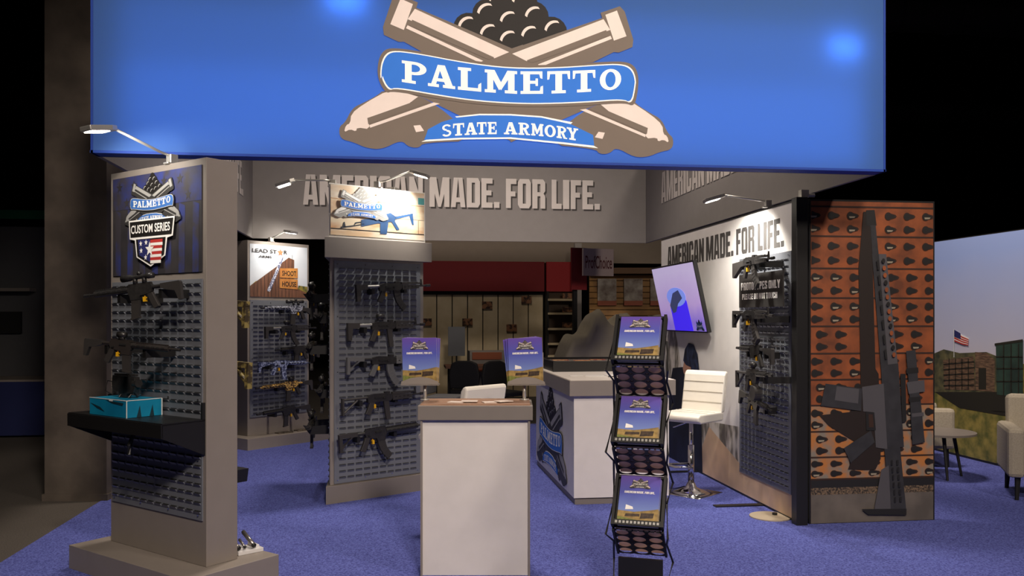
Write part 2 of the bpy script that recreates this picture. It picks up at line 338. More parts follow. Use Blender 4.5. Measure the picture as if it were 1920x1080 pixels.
# ------------------------------------------------------------------ louvered panels, lamps, guns
def louver_panel(parent, W, H, O, U, N, name='louver_panel', px=.078, pz=.052):
    """steel panel with pressed louver tabs; O = bottom centre on the face"""
    O, U, N = Vector(O), Vector(U), Vector(N); V = Vector((0, 0, 1))
    b = MB(); b.prism(R_(-W/2, W/2, 0, H), .008, M_louv, O+N*.004, U, V, N); p = b.build(name, parent)
    b = MB(); nx = int(W/px); nz = int((H-.02)/pz)
    for i in range(nx):
        for j in range(nz):
            u = (i-(nx-1)/2)*px; z = .02+j*pz+pz*.3; c = O+U*u+V*z+N*.0085; a = .03; h = .015; d = .012
            vs = [c-U*a, c+U*a, c-U*a+V*h+N*d, c+U*a+V*h+N*d, c-U*a+V*h, c+U*a+V*h]
            b.add(vs, [(0, 1, 3, 2), (0, 2, 4), (1, 5, 3)], M_louv); b.add(vs[2:], [(0, 1, 3, 2)], M_slot)
            b.add([c-U*a+V*(h+.001), c+U*a+V*(h+.001), c+U*a+V*(h+.005), c-U*a+V*(h+.005)], [(0, 1, 2, 3)], M_slot)  # dark lip face and strip paint the shade of the louver opening
    stuff(b.build('louver_tabs', p))
    b = MB()
    for i in range(4):
        for z in (.03, H*.25, H*.5, H*.75, H-.03): b.box(O+U*((i-1.5)*W*.31)+V*z+N*.012, (.008, .008, .008), M_screw)
    stuff(b.build('screws', p))
    return p
def arm_lamp(base, dirv, length, rise, label, target, energy=40, head=.17, droop=-.03):
    d = Vector(dirv).normalized(); s = d.cross(UP)
    r = empty('arm_lamp', base, 0, label, 'lamp', None)
    b = MB(); b.box((0, 0, .03), (.05, .05, .06), M_silver, Matrix.Rotation(math.atan2(d.y, d.x), 3, 'Z')); b.box(-d*.0+Vector((0, 0, .004)), (.09, .05, .012), M_silver, Matrix.Rotation(math.atan2(d.y, d.x), 3, 'Z')); b.build('clamp', r, bevel=.004)
    e = d*length+UP*rise
    b = MB(); b.tube([Vector((0, 0, .05)), d*.08+UP*(.05+rise*.1), e], .0085, M_silver, 8); b.build('arm', r, True)
    h2 = e+d*head+UP*droop
    ax = (h2-e).normalized(); nn = ax.cross(s).normalized()
    if nn.z > 0: nn = -nn
    b = MB(); b.prism([(-.0, -.035), (.04, -.055), (head, -.055), (head, .055), (.04, .055), (0, .035)], .03, M_silver, e, ax, s, nn); h = b.build('lamp_head', r, bevel=.005)
    b = MB(); b.prism(R_(.05, head-.015, -.04, .04), .004, M_lampon, e+nn*.018, ax, s, nn); b.build('lamp_glass', h)
    ld = bpy.data.lights.new('arm_lamp_light', 'SPOT'); ld.energy = energy; ld.spot_size = math.radians(125); ld.spot_blend = .7; ld.shadow_soft_size = .04; ld.color = (1, .94, .85)
    lo = bpy.data.objects.new('arm_lamp_light', ld); COL.objects.link(lo); lo.parent = r
    lp = e+ax*(head*.55)+nn*.04; lo.location = lp
    lo.rotation_euler = (Vector(target)-(Vector(base)+lp)).to_track_quat('-Z', 'Y').to_euler()
    return r
def camo(name, a, b_, sc=45): return mat(name, a, .6, 0, b_, sc, contrast=(.45, .55))
M_camo_b = camo('camo_blue', (150, 160, 190), (50, 58, 92)); M_camo_t = camo('camo_tan', (205, 165, 90), (72, 52, 30)); M_camo_g = camo('camo_olive', (140, 125, 70), (60, 50, 32), 30)
M_camo_w = camo('camo_grey', (165, 168, 180), (60, 62, 75)); M_gstock = mat('gun_grey_polymer', (98, 98, 98), .6)
GUNLEN = {}
def make_gun(kind, name, label, body=M_gun, furn=M_gun2, mag='ar', stock='carbine', optic=None, hl=.30, group=None, flag=True, tilt_mag=0):
    """local x = towards the muzzle, z = up; origin at the rear of the receiver"""
    r = empty(name, (0, 0, 0), 0, label, 'rifle', group)
    P = lambda b, poly, t, m: b.prism(poly, t, m)
    if kind == 'ar':
        b = MB(); P(b, [(0, .012), (.03, 0), (.1, -.008), (.11, -.035), (.185, -.035), (.19, .0), (.2, .012), (.2, .062), (.16, .068), (.0, .068), (-.012, .05)], .03, body)
        b.box((.10, 0, .073), (.2, .02, .012), body)
        for k in range(12): b.box((.008+k*.0165, 0, .081), (.008, .021, .006), body)
        b.box((.12, -.018, .045), (.06, .008, .016), M_blackm); b.box((.03, -.02, .02), (.02, .01, .012), M_blackm)
        P(b, [(.035, .0), (.1, -.004), (.095, -.04), (.045, -.04), (.045, -.034), (.09, -.034), (.093, -.008), (.04, -.006)], .008, body); b.build('receiver', r)
        b = MB(); b.tube([(.2, 0, .043), (.2+hl, 0, .043)], .024, body, 8)
        for k in range(int(hl/.0165)): b.box((.208+k*.0165, 0, .07), (.008, .021, .008), body)
        for k in range(int(hl/.045)):
            for s in (-1, 1): b.box((.225+k*.045, s*.0225, .043), (.03, .004, .012), M_blackm)
        b.build('handguard', r)
        x1 = .2+hl+.10; b = MB(); b.tube([(.2+hl-.02, 0, .043), (x1, 0, .043)], .009, body, 8); b.tube([(x1-.055, 0, .043), (x1, 0, .043)], .0125, M_gun, 8); b.build('barrel', r)
        GL_ = x1
    else:
        b = MB(); P(b, [(0, .0), (.23, .0), (.25, .02), (.25, .055), (.21, .068), (.06, .072), (.01, .06), (-.005, .04)], .034, body)
        b.box((.2, 0, .075), (.05, .03, .018), body); b.box((.1, -.02, .035), (.07, .006, .014), M_blackm); b.box((.16, -.022, .03), (.02, .014, .01), body)
        P(b, [(.05, .0), (.125, .0), (.12, -.035), (.06, -.035), (.06, -.03), (.115, -.03), (.118, -.004), (.056, -.004)], .008, body); b.build('receiver', r)
        b = MB(); P(b, [(.25, .0), (.25+hl*.75, .006), (.25+hl*.75, .04), (.25, .05)], .042, furn); P(b, [(.25, .052), (.25+hl*.72, .05), (.25+hl*.72, .07), (.25, .074)], .03, furn)
        for k in range(4): b.box((.28+k*hl*.16, 0, .03), (.018, .046, .008), M_blackm)
        b.build('handguard', r)
        x1 = .25+hl+.08; b = MB(); b.tube([(.24, 0, .03), (x1, 0, .03)], .0085, body, 8); b.tube([(.25+hl*.7, 0, .058), (.25+hl*.9, 0, .058)], .009, body, 8)
        P(b, [(.25+hl*.86, .03), (.25+hl*.96, .03), (.25+hl*.93, .095), (.25+hl*.89, .095)], .012, body); b.tube([(x1-.05, 0, .03), (x1, 0, .03)], .013, body, 8); b.build('barrel', r)
        GL_ = x1
    mx = .147 if kind == 'ar' else .19
    b = MB()
    if mag == 'ar': P(b, [(mx-.034, -.02), (mx+.034, -.02), (mx+.038, -.09), (mx+.046, -.165), (mx-.018, -.172), (mx-.03, -.09)], .022, furn); b.box((mx+.014, 0, -.168), (.075, .028, .014), furn, Matrix.Rotation(math.radians(8), 3, 'Y'))
    elif mag == 'ak':
        up = [(mx-.034, .0), (mx-.03, -.06), (mx-.012, -.11), (mx+.02, -.16), (mx+.055, -.2)]; dn = [(mx+.1, -.165), (mx+.072, -.13), (mx+.052, -.1), (mx+.038, -.05), (mx+.034, .0)]
        P(b, up+dn, .024, furn)
        for k in range(7):
            t = k/7.0; i = min(3, int(t*4)); f = t*4-i; a = Vector((up[i][0]+(up[i+1][0]-up[i][0])*f, 0, up[i][1]+(up[i+1][1]-up[i][1])*f-.02))
            b.box(a+Vector((.036, 0, .008)), (.058, .028, .007), furn, Matrix.Rotation(math.radians(-10-38*t), 3, 'Y'))
    elif mag == 'straight': P(b, [(mx-.03, .0), (mx+.022, .0), (mx+.034, -.165), (mx-.006, -.17)], .024, furn)
    elif mag == 'drum':
        P(b, [(mx-.03, -.0), (mx+.03, -.0), (mx+.03, -.08), (mx-.03, -.08)], .024, furn); b.tube([(mx, -.03, -.12), (mx, .03, -.12)], .062, furn, 20)
    if b.v: b.build('magazine', r)
    gx = .0 if kind == 'ar' else .03
    b = MB(); P(b, [(gx-.005, .01), (gx+.04, .0), (gx+.022, -.05), (gx-.01, -.115), (gx-.058, -.1), (gx-.03, -.045)], .026, furn); b.build('pistol_grip', r, bevel=.004)
    b = MB(); rear = -.25
    if stock == 'carbine':
        b.tube([(0, 0, .045), (-.2, 0, .045)], .015, body, 10); P(b, [(-.08, .03), (-.08, .062), (-.24, .066), (-.25, .055), (-.25, -.07), (-.225, -.072), (-.2, -.0), (-.13, .012)], .03, furn)
    elif stock == 'fixed': P(b, [(.0, .0), (.0, .05), (-.06, .045), (-.25, .035), (-.25, -.095), (-.23, -.1), (-.06, -.005)], .034, furn)
    elif stock == 'tri':
        for pa, pb in (((0, .045), (-.24, .045)), ((-.24, .05), (-.24, -.075)), ((-.235, -.07), (-.1, .03))): b.tube([(pa[0], 0, pa[1]), (pb[0], 0, pb[1])], .011, furn, 8)
        P(b, [(-.235, -.09), (-.235, .06), (-.252, .06), (-.252, -.09)], .032, furn)
    elif stock == 'brace':
        b.tube([(0, 0, .045), (-.16, 0, .045)], .014, M_lite, 10); P(b, [(-.13, .065), (-.25, .07), (-.25, -.09), (-.215, -.09), (-.2, .015), (-.13, .02)], .04, furn)
    elif stock == 'skel':
        b.tube([(0, 0, .045), (-.1, 0, .045)], .014, body, 10); P(b, [(-.08, .03), (-.08, .066), (-.25, .066), (-.25, .035)], .03, furn); P(b, [(-.222, .04), (-.25, .04), (-.25, -.085), (-.222, -.085)], .032, furn); P(b, [(-.1, .04), (-.13, .04), (-.232, -.07), (-.232, -.04)], .024, furn)
    b.build('stock', r)
    top = .085 if kind == 'ar' else .085
    if optic:
        b = MB()
        if optic == 'scope':
            b.tube([(-.02, 0, top+.045), (.03, 0, top+.045), (.04, 0, top+.045), (.15, 0, top+.045), (.18, 0, top+.045), (.25, 0, top+.045)], [.021, .021, .016, .016, .024, .026], M_gun, 14)
            b.box((.1, 0, top+.07), (.024, .024, .02), M_gun); b.box((.1, -.024, top+.045), (.024, .02, .022), M_gun)
            for x in (.06, .14): b.box((x, 0, top+.018), (.022, .026, .04), M_gun)
        else:
            b.tube([(.06, 0, top+.035), (.13, 0, top+.035)], .024, M_gun, 14); b.box((.095, 0, top+.008), (.05, .024, .025), M_gun)
        b.build('optic', r, True)
    if flag:
        b = MB(); b.prism([(-.01, 0), (.01, 0), (.01, -.035), (-.01, -.035)], .026, M_yel, (.068, 0, -.02)); b.tube([(.066, 0, -.02), (.07, 0, .0)], .004, M_yel, 6); b.build('chamber_flag', r)
    r['glen'] = GL_; return r
M_lite = mat('buffer_tube_grey', (140, 138, 134), .4, .3)
def hang_gun(g, tower, O, U, N, off, rear_px, muzz_px, label=None, brackets=True, smax=1.08, off2=None):
    """rear_px / muzz_px: photograph pixels of stock end and muzzle; distance comes from the panel they hang on"""
    O, U, N = Vector(O), Vector(U).normalized(), Vector(N).normalized()
    a = on_plane(rear_px[0], rear_px[1], O+N*off, N); c = on_plane(muzz_px[0], muzz_px[1], O+N*(off2 or off), N)
    L = (c-a).length; s = L/(g['glen']+.25); s = max(.6, min(smax, s)); X = (c-a).normalized(); Y = UP.cross(X).normalized(); Zv = X.cross(Y)
    org = (a+c)/2 - X*(g['glen']-.25)/2*s - Zv*.04*s
    Mx = Matrix((X, Y, Zv)).transposed().to_4x4(); Mx.translation = org
    g.matrix_world = Mx @ Matrix.Diagonal((s, s, s, 1))
    g.rotation_mode = 'XYZ'
    if brackets and tower:
        inv = tower.matrix_basis.inverted()
        for t in (-.06, .3):
            p = org+X*t*s+Zv*.03*s
            of = (p-O).dot(N); q = p - N*of
            b = MB(); c0 = (p+q)/2 - N*.0; Rm = Matrix((U, -N, UP)).transposed()
            b.box((0, 0, 0), (.03, of-.012, .05), M_black, Rm); b.v = [tuple(inv @ (Vector(v)+c0-UP*.03)) for v in b.v]; b.build('bracket', tower)
    return g
def local(root, O): return root.matrix_basis.inverted() @ Vector(O)

# ------------------------------------------------------------------ overhead ring sign
HX0, HX1, HY0, HY1, HZ0, HZ1 = -1.84, 3.29, 5.45, 11.1, 2.565, 3.79
M_fab = mat('fabric_grey', (146, 141, 138), .9, bump=.05, bscale=300)
M_blue = fabric_backlit('fabric_blue_backlit', (108, 154, 220)); M_navy = mat('sign_edge_navy', (22, 66, 165), .7)
sign = empty('overhead_sign', (0, HY0, HZ0), 0, 'large blue backlit hanging fabric ring sign with crossed cannons emblem', 'sign')
HW, HH = HX1-HX0, HZ1-HZ0; HC = (HX0+HX1)/2
b = MB(); b.box((HC, 0, HH/2), (HW, .004, HH), M_blue); b.build('front_fabric', sign)
b = MB(); b.box((HC, .13, HH/2), (HW, .01, HH), M_fab); b.build('inner_front_panel', sign)
b = MB()
for z in (.008, HH-.008): b.box((HC, .064, z), (HW+.02, .138, .016), M_navy)
for x in (HX0, HX1): b.box((x, .064, HH/2), (.014, .138, HH), M_navy)
b.build('front_frame', sign)
for nm, x in (('left_panel', HX0), ('right_panel', HX1)):
    b = MB(); b.box((x, (HY1-HY0)/2+.07, HH/2), (.03, HY1-HY0-.14, HH), M_fab); b.build(nm, sign)
b = MB(); b.box((HC, HY1-HY0, HH/2), (HW+.03, .03, HH), M_fab); b.build('back_panel', sign)
lb = MB(); c = on_y(957, 140, HY0); logo(lb, (c.x, -.004, c.z-HZ0), (1, 0, 0), (0, 0, 1), (0, -1, 0), (on_y(1264, 200, HY0)-on_y(648, 200, HY0)).length, PAL_H); lb.build('emblem', sign)
tb = MB(); a = on_y(568, 383, HY1-.03); c = on_y(1125, 390, HY1-.03)
M_let = mat('letter_white', (222, 214, 208), .6); M_letsh = mat('letter_shadow_painted', (70, 66, 64), .8)
hgt = 56*HY1*.99/1600
put_block(tb, 'AMERICAN MADE. FOR LIFE.', M_letsh, (a.x+.02, HY1-HY0-.018, 3.0-HZ0-.02), (c.x-a.x, 0, 0), (0, 0, hgt))  # dark offset copy paints the letters' slight shadow on the panel
put_block(tb, 'AMERICAN MADE. FOR LIFE.', M_let, (a.x, HY1-HY0-.022, 3.0-HZ0), (c.x-a.x, 0, 0), (0, 0, hgt)); tb.build('lettering', sign)
W3 = c.x-a.x
tb = MB(); y1 = on_x(1240, 350, HX1-.02).y; put_block(tb, 'AMERICAN MADE. FOR LIFE.', M_let, (HX1-.02, y1-HY0, 3.0-HZ0), (0, -W3, 0), (0, 0, hgt)); tb.build('lettering', sign)
tb = MB(); y1 = on_x(456, 340, HX0+.02).y; put_block(tb, 'AMERICAN MADE. FOR LIFE.', M_let, (HX0+.02, y1-HY0-W3, 3.0-HZ0), (0, W3, 0), (0, 0, hgt)); tb.build('lettering', sign)
for z, e in ((.3, 12.5), (.72, 7)):
    ld = bpy.data.lights.new('sign_led', 'AREA'); ld.shape = 'RECTANGLE'; ld.size = HW-.3; ld.size_y = .52; ld.energy = e; ld.color = (.93, .97, 1)
    lo = bpy.data.objects.new('sign_led_light', ld); COL.objects.link(lo); lo.parent = sign; lo.location = (HC, .118, z); lo.rotation_euler = (-math.pi/2, 0, 0)
for px, py, e in ((1570, 97, .7), (650, 10, .9)):      # two brighter lamps glowing through the cloth
    q = on_y(px, py, HY0+.1); ld = bpy.data.lights.new('sign_lamp', 'AREA'); ld.shape = 'RECTANGLE'; ld.size = .2; ld.size_y = .1; ld.energy = e; ld.color = (.95, 1, .96)
    lo = bpy.data.objects.new('sign_lamp_light', ld); COL.objects.link(lo); lo.parent = sign; lo.location = (q.x, .1, q.z-HZ0); lo.rotation_euler = (-math.pi/2, 0, 0)
for x in (HX0+.3, HX1-.3):
    for y in (.2, HY1-HY0-.2): b = MB(); b.tube([(x, y, HH-.05), (x, y, 10-HZ0)], .004, M_blackm, 6); b.build('hanging_cable', sign)

# ------------------------------------------------------------------ display tower, front left (45 degrees)
def tower45(name, face_c, U, N, W, T, H, ph, pw, pd, label):
    U, N = Vector(U).normalized(), Vector(N).normalized()
    base = Vector(face_c)-N*(T/2); base.z = 0
    r = empty(name, base, 0, label, 'display tower')
    b = MB(); b.prism([(-pw/2, -pd/2), (pw/2, -pd/2), (pw/2, pd/2), (-pw/2, pd/2)], ph, M_grey, (0, 0, ph/2), U, -N, UP); b.build('plinth', r, bevel=.003)
    b = MB(); b.prism([(-W/2, -T/2), (W/2, -T/2), (W/2, T/2), (-W/2, T/2)], H-ph, M_grey, (0, 0, (H+ph)/2), U, -N, UP); b.build('column', r, bevel=.003)
    return r
bpy.context.view_layer.update()
n1 = on_z(387, 1064, .15); f1 = on_z(208, 1014, .15); U1 = (n1-f1).normalized(); N1 = Vector((U1.y, -U1.x, 0)); W1 = (n1-f1).length
if N1.y > 0: N1 = -N1
F1 = (n1+f1)/2
t1 = tower45('display_tower', F1, U1, N1, W1, .21, 2.48, .15, W1+.24, .62, 'tall grey display tower with custom series poster and shelf with teal box')
def T1(u, z, d=0): return U1*u+N1*(.105+d)+UP*z      # local to tower root
Wp = W1-.06; pc = (T1(0, .62)); louver_panel(t1, Wp, 1.38, T1(0, .41), U1, N1)
for zz in [0]:
    # poster
    zb, zt = 1.83, 2.44; hw = W1/2-.035
    M_p1 = mat('poster_flag_dark', (58, 54, 56), .6, col2=(44, 42, 46), scale=6)
    M_p1b = mat('poster_flag_blue', (46, 56, 120), .6, col2=(58, 54, 60), scale=7, contrast=(.35, .6))
    b = MB(); b.prism(R_(-hw, hw, zb, zt), .006, M_p1, T1(0, 0, .003), U1, UP, N1)
    for i in range(7):
        x = -hw+.03+i*.135; b.flat([(x, zb), (x+.06, zb), (x+.065, zt-.22), (x+.005, zt-.2)], M_p1b, T1(0, 0, .007), U1, UP)
    b.flat(R_(-hw, hw, zt-.2, zt), M_p1b, T1(0, 0, .007), U1, UP)
    for i in range(5):
        for j in range(2): b.flat(star(-hw+.08+i*.16+(.08*j), zt-.06-.1*j, .035), M_p1, T1(0, 0, .008), U1, UP)
    b.build('poster', t1)
    b = MB(); zq = lambda z: 1.875+(z-1.755)*.946; cz = zq(2.17); logo(b, T1(-.02, cz, .01), U1, UP, N1, .587, (L_dk, L_lgrey, L_black, mat('logo_blue_soft', (58, 108, 180), .6), L_white))
    def pl(p, m, d): b.flat([(x*.946, zq(y)) for x, y in p], m, T1(-.02, 0, d), U1, UP)
    pl([(-.25, 2.06), (.26, 2.06), (.24, 1.94), (.18, 1.93), (.16, 1.82), (0, 1.755), (-.16, 1.82), (-.18, 1.93), (-.24, 1.94)], L_white, .022)
    pl([(-.237, 2.05), (.247, 2.05), (.228, 1.95), (-.228, 1.95)], L_black, .0235)
    pl([(-.165, 1.935), (.165, 1.935), (.148, 1.826), (0, 1.768), (-.148, 1.826)], L_black, .0235)
    pl([(-.14, 1.93), (0, 1.93), (0, 1.782), (-.125, 1.832)], mat('flag_navy', (40, 44, 100), .6), .025)
    M_red = mat('flag_red', (188, 52, 48), .6)
    for k in range(4): pl(R_(0, .135-.006*k, 1.905-.037*k, 1.925-.037*k), M_red, .025)
    for k in range(4): pl(R_(0, .135-.006*k, 1.886-.037*k, 1.905-.037*k), L_white, .025)
    for p, q in ((-.105, 1.905), (-.045, 1.91), (-.1, 1.86), (-.05, 1.815)): pl(star(p, q, .02), L_white, .0265)
    pl(star(-.005, 1.865, .05), L_white, .027)
    put_text(b, 'CUSTOM SERIES', L_white, T1(-.205-.02, zq(1.972), .0265), U1*.41, UP*.052, .02)
    b.build('poster_emblem', t1)
fc1 = F1+N1*0
g = make_gun('ar', 'rifle', 'black rifle with telescopic scope hanging just under the custom series poster', optic='scope', hl=.3); hang_gun(g, t1, F1, U1, N1, .14, (340, 532), (158, 556), off2=.36)
g = make_gun('ar', 'rifle', 'black rifle with red dot sight above the teal box shelf', hl=.34, optic='dot', body=mat('gun_grey', (52, 47, 45), .45, .2)); hang_gun(g, t1, F1, U1, N1, .34, (160, 640), (338, 657), off2=.12)
# shelf
sz = .985
b = MB(); b.prism(R_(-W1/2-.0, W1/2-.01, -.0, .27), .012, M_black, T1(0, sz, .0), U1, N1, UP); 
b.prism(R_(-W1/2, W1/2-.01, -.075, 0), .012, M_black, T1(0, sz, .27), U1, UP, N1)
for u in (-W1/2+.006, W1/2-.016): b.prism([(0, -.2), (0, .1), (.02, .1), (.02, 0), (.27, 0), (.27, -.075)], .012, M_black, T1(u, sz, 0), N1, UP, U1)
b.build('shelf', t1)
b = MB(); b.tube([T1(.1, sz-.08, .2), T1(.1, sz-.15, .23), T1(.1, sz-.2, .23)], .012, M_black, 8); b.build('shelf_hook', t1)
Mt = mat('box_teal', (18, 140, 178), .4, col2=(14, 120, 160), scale=5); M_tdk = mat('box_print_dark', (22, 50, 62), .5); M_cut = mat('box_white', (222, 226, 224), .6)
bx = empty('cardboard_box', Vector(t1.location)+T1(-.1, sz+.007, .135), math.atan2(U1.y, U1.x), 'teal printed product box lying on black shelf of the poster tower', 'box')
b = MB(); b.box((0, 0, .05), (.4, .22, .1), Mt); b.build('carton', bx, bevel=.002)
b = MB()
b.flat([(-.19, .07), (-.08, .05), (-.03, .025), (-.11, .04)], M_tdk, (0, -.112, 0)); b.flat([(-.02, .095), (.17, .085), (.16, .07), (.05, .078)], M_tdk, (0, -.112, 0)); b.flat(R_(.02, .06, .09, .1), M_cut, (0, -.113, 0))
for y in (-.05, .03): b.flat([(y, .0), (y+.03, .0), (y+.02, .07)], M_tdk, (.202, 0, 0), (0, 1, 0))
b.box((0, -.11, .1), (.4, .004, .004), M_cut); b.box((.2, 0, .1), (.004, .22, .004), M_cut); b.box((.2, -.11, .05), (.004, .004, .1), M_cut); b.box((.2, .11, .05), (.006, .006, .1), M_cut); b.build('printed_marks', bx)
rc = empty('receiver_set', Vector(t1.location)+T1(-.1, sz+.113, .135), math.atan2(U1.y, U1.x)+math.pi, 'bare black rifle receiver standing on the teal box', 'rifle part')
b = MB(); b.prism([(-.11, .03), (-.04, .02), (-.03, -.01+.01), (.04, .0), (.05, .03), (.1, .035), (.12, .07), (.11, .125), (-.12, .12), (-.125, .06)], .035, M_gun); 
for k in range(13): b.box((-.11+k*.0175, 0, .131), (.009, .022, .01), M_gun)
b.tube([(-.14, 0, .085), (-.1, 0, .085)], .024, M_gun, 12); b.build('receiver', rc)
for x in (-.08, .02): b = MB(); b.tube([(x, -.03, .0), (x, 0, .03), (x, .03, .0)], .005, M_black, 6); b.build('display_foot', rc)
b = MB(); b.tube([(.1, 0, .08), (.16, .02, .09), (.17, .03, .03), (.12, .02, .01)], .003, M_black, 6); b.build('tether', rc)
# acrylic sample block on the plinth
ac = empty('acrylic_display', on_z(462, 1034, .15), math.radians(35), 'clear acrylic block holding small metal cylinders on the tower plinth', 'display block')
M_acr = mat('acrylic', (226, 224, 224), .15)
b = MB(); b.box((0, 0, .012), (.16, .13, .024), M_acr); b.box((.05, .01, .03), (.03, .1, .02), M_acr); b.box((-.04, .01, .03), (.05, .09, .014), M_acr); b.build('block', ac, bevel=.003)
for x, l in ((-.075, .15), (.022, .14), (-.035, .07)):
    b = MB(); b.tube([(x, -.05, .045), (x, -.05+l, .05+l*.35)], .013 if l > .1 else .008, mat('steel_brushed', (150, 145, 142), .3, .8), 12); b.tube([(x, -.058, .043), (x, -.05, .045)], .0145 if l > .1 else .009, M_black, 12); b.build('metal_cylinder', ac, True)
lb1 = F1+U1*(.12)-N1*.03; lb1.z = 2.48
arm_lamp(lb1, N1, .36, .15, 'silver arm lamp clamped on the custom series tower', F1+UP*2.1, 16)
# back face of tower 1: camo guns whose stocks show past its edge
Bo = F1-N1*.21
g = make_gun('ar', 'rifle', 'olive camouflage rifle behind poster tower, its higher stock showing past the edge', M_camo_g, M_camo_g, stock='skel', hl=.3); hang_gun(g, None, Bo, -U1, -N1, .16, (467, 574), (300, 560))
g = make_gun('ar', 'rifle', 'olive camouflage rifle behind poster tower, its lower stock showing past the edge', M_camo_g, M_camo_g, stock='skel', hl=.3); hang_gun(g, None, Bo, -U1, -N1, .22, (480, 690), (300, 668))
for z in (1.62, 1.3):
    bb = MB(); bb.box(-N1*(.105+.07)+UP*z-U1*.05, (.1, .1, .05), M_black, Matrix.Rotation(math.atan2(U1.y, U1.x), 3, 'Z')); bb.build('bracket', t1)
q = on_plane(440, 885, F1-N1*.3, N1)
tr = empty('black_tray', (q.x, q.y, 0), math.atan2(U1.y, U1.x)); tr.parent = t1; tr.location = Vector((q.x, q.y, 0))-Vector(t1.location)
tr.name = 'side_tray'
b = MB(); b.prism([(-.2, .0), (.04, .0), (.055, .08), (-.2, .08)], .16, M_black, (0, -.02, q.z-.06)); b.prism(R_(-.2, .0, -.1, 0), .02, M_black, (0, 0, q.z-.06)); b.build('tray', tr)

# ------------------------------------------------------------------ tower, back left
P2a = on_z(464, 817, .14); P2b = on_z(578, 807, .14)
U2 = Vector((.72, .69, 0)).normalized(); N2 = Vector((U2.y, -U2.x, 0)); P2a = on_z(464, 818, .14)
# width so that the far edge falls on pixel 578
def edge_w(P, U, px):
    lo_, hi_ = 0.2, 2.0
    for _ in range(40):
        m_ = (lo_+hi_)/2; q_ = P+U*m_; l = q_.dot(RT)/q_.dot(FW)*FPX+960
        if l < px: lo_ = m_
        else: hi_ = m_
    return lo_
W2 = edge_w(P2a, U2, 579); F2 = P2a+U2*W2/2
t2 = tower45('display_tower', F2, U2, N2, W2, .21, 2.5, .14, W2+.3, .66, 'grey display tower with lead star shoot house poster at the back corner')
def T2(u, z, d=0): return U2*u+N2*(.105+d)+UP*z
louver_panel(t2, W2-.06, 1.42, T2(0, .36), U2, N2)
b = MB(); hw = W2/2-.03; zb, zt = 1.82, 2.46
M_sky2 = mat('poster_pale_sky', (222, 226, 232), .6, col2=(206, 214, 222), scale=3); M_fence = mat('poster_fence', (128, 86, 64), .6, col2=(98, 66, 50), scale=14, stretch=(6, 6, .4)); M_plk = mat('poster_plank_sign', (206, 142, 72), .6, col2=(180, 116, 56), scale=8)
M_bush = mat('poster_bush', (70, 76, 46), .6, col2=(170, 150, 60), scale=20)
b.prism(R_(-hw, hw, zb, zt), .006, M_sky2, T2(0, 0, .003), U2, UP, N2)
def p2(p, m, d): b.flat([(-hw+x*2*hw, zb+y*(zt-zb)) for x, y in p], m, T2(0, 0, .006+d*.0015), U2, UP)
p2([(0, .2), (.1, .3), (.2, .2), (.2, .05), (0, .05)], M_bush, 1); p2([(.8, .1), (.84, .24), (1, .22), (1, .05)], M_bush, 1)
p2([(0, 0), (0, .2), (.66, .78), (.76, .74), (.76, 0)], M_fence, 2); p2([(.76, 0), (.76, .2), (.98, .1), (1, 0)], M_fence, 2)
for i in range(1, 13): p2([(i*.06, 0), (i*.06+.006, 0), (i*.06+.006, .2+i*.053), (i*.06, .2+i*.053)], M_slot, 3)
p2([(.28, .12), (.33, .1), (.52, .62), (.5, .7), (.46, .6)], mat('poster_rifle_white', (212, 214, 226), .6, col2=(90, 96, 130), scale=60, contrast=(.48, .52)), 4); p2([(.5, .66), (.55, .78), (.56, .77), (.53, .64)], M_camo_b, 4)
p2([(.5, .38), (.82, .38), (.82, .58), (.5, .56)], M_plk, 5); p2([(.5, .18), (.82, .16), (.82, .36), (.5, .36)], M_plk, 5)
def p2t(s, x, y, w_, h_, m, d): put_text(b, s, m, T2(-hw+x*2*hw, zb+y*(zt-zb), .006+d*.0015), U2*(w_*2*hw), UP*(h_*(zt-zb)), .02)
p2t('SHOOT', .54, .42, .25, .1, M_blackm, 6); p2t('HOUSE', .54, .21, .25, .1, M_blackm, 6)
p2t('LEAD ST', .03, .84, .42, .075, L_dk, 6); p2t('R', .57, .84, .06, .075, L_dk, 6); p2t('ARMS', .14, .745, .22, .05, L_dk, 6)
b.flat([(-hw+.51*2*hw+x, zb+.87*(zt-zb)+y) for x, y in star(0, 0, .05)], mat('poster_star_orange', (214, 120, 80), .6), T2(0, 0, .015), U2, UP)
b.build('poster', t2)
for a_ in [('ar', 'blue and white camouflage rifle with long scope under the shoot house poster', M_camo_w, M_gun2, 'ar', 'fixed', 'scope', .36, (610, 578), (470, 578)),
           ('ak', 'black rifle with curved magazine, second below the shoot house poster', M_gun, M_gun2, 'ak', 'brace', 'dot', .25, (488, 617), (600, 613)),
           ('ar', 'short black rifle with thick muzzle and optic on the back corner tower', M_gun, M_gun2, 'ar', 'fixed', None, .2, (598, 652), (516, 657)),
           ('ar', 'blue patterned rifle above the tan one on the back corner tower', M_camo_b, M_camo_b, 'ar', 'carbine', None, .3, (477, 683), (590, 680)),
           ('ar', 'tan camouflage rifle hanging on the back corner tower', M_camo_t, M_gun2, 'ar', 'carbine', 'dot', .36, (590, 715), (474, 730)),
           ('ar', 'black rifle lowest on the back corner tower', M_gun, M_gun2, 'ar', 'carbine', None, .3, (590, 760), (471, 780))]:
    g = make_gun(a_[0], 'rifle', a_[1], a_[2], a_[3], a_[4], a_[5], a_[6], a_[7]); row2 = globals().get('row2', 0)+1; hang_gun(g, t2, F2, U2, N2, (.17, .09)[row2 % 2], a_[8], a_[9], smax=.92)
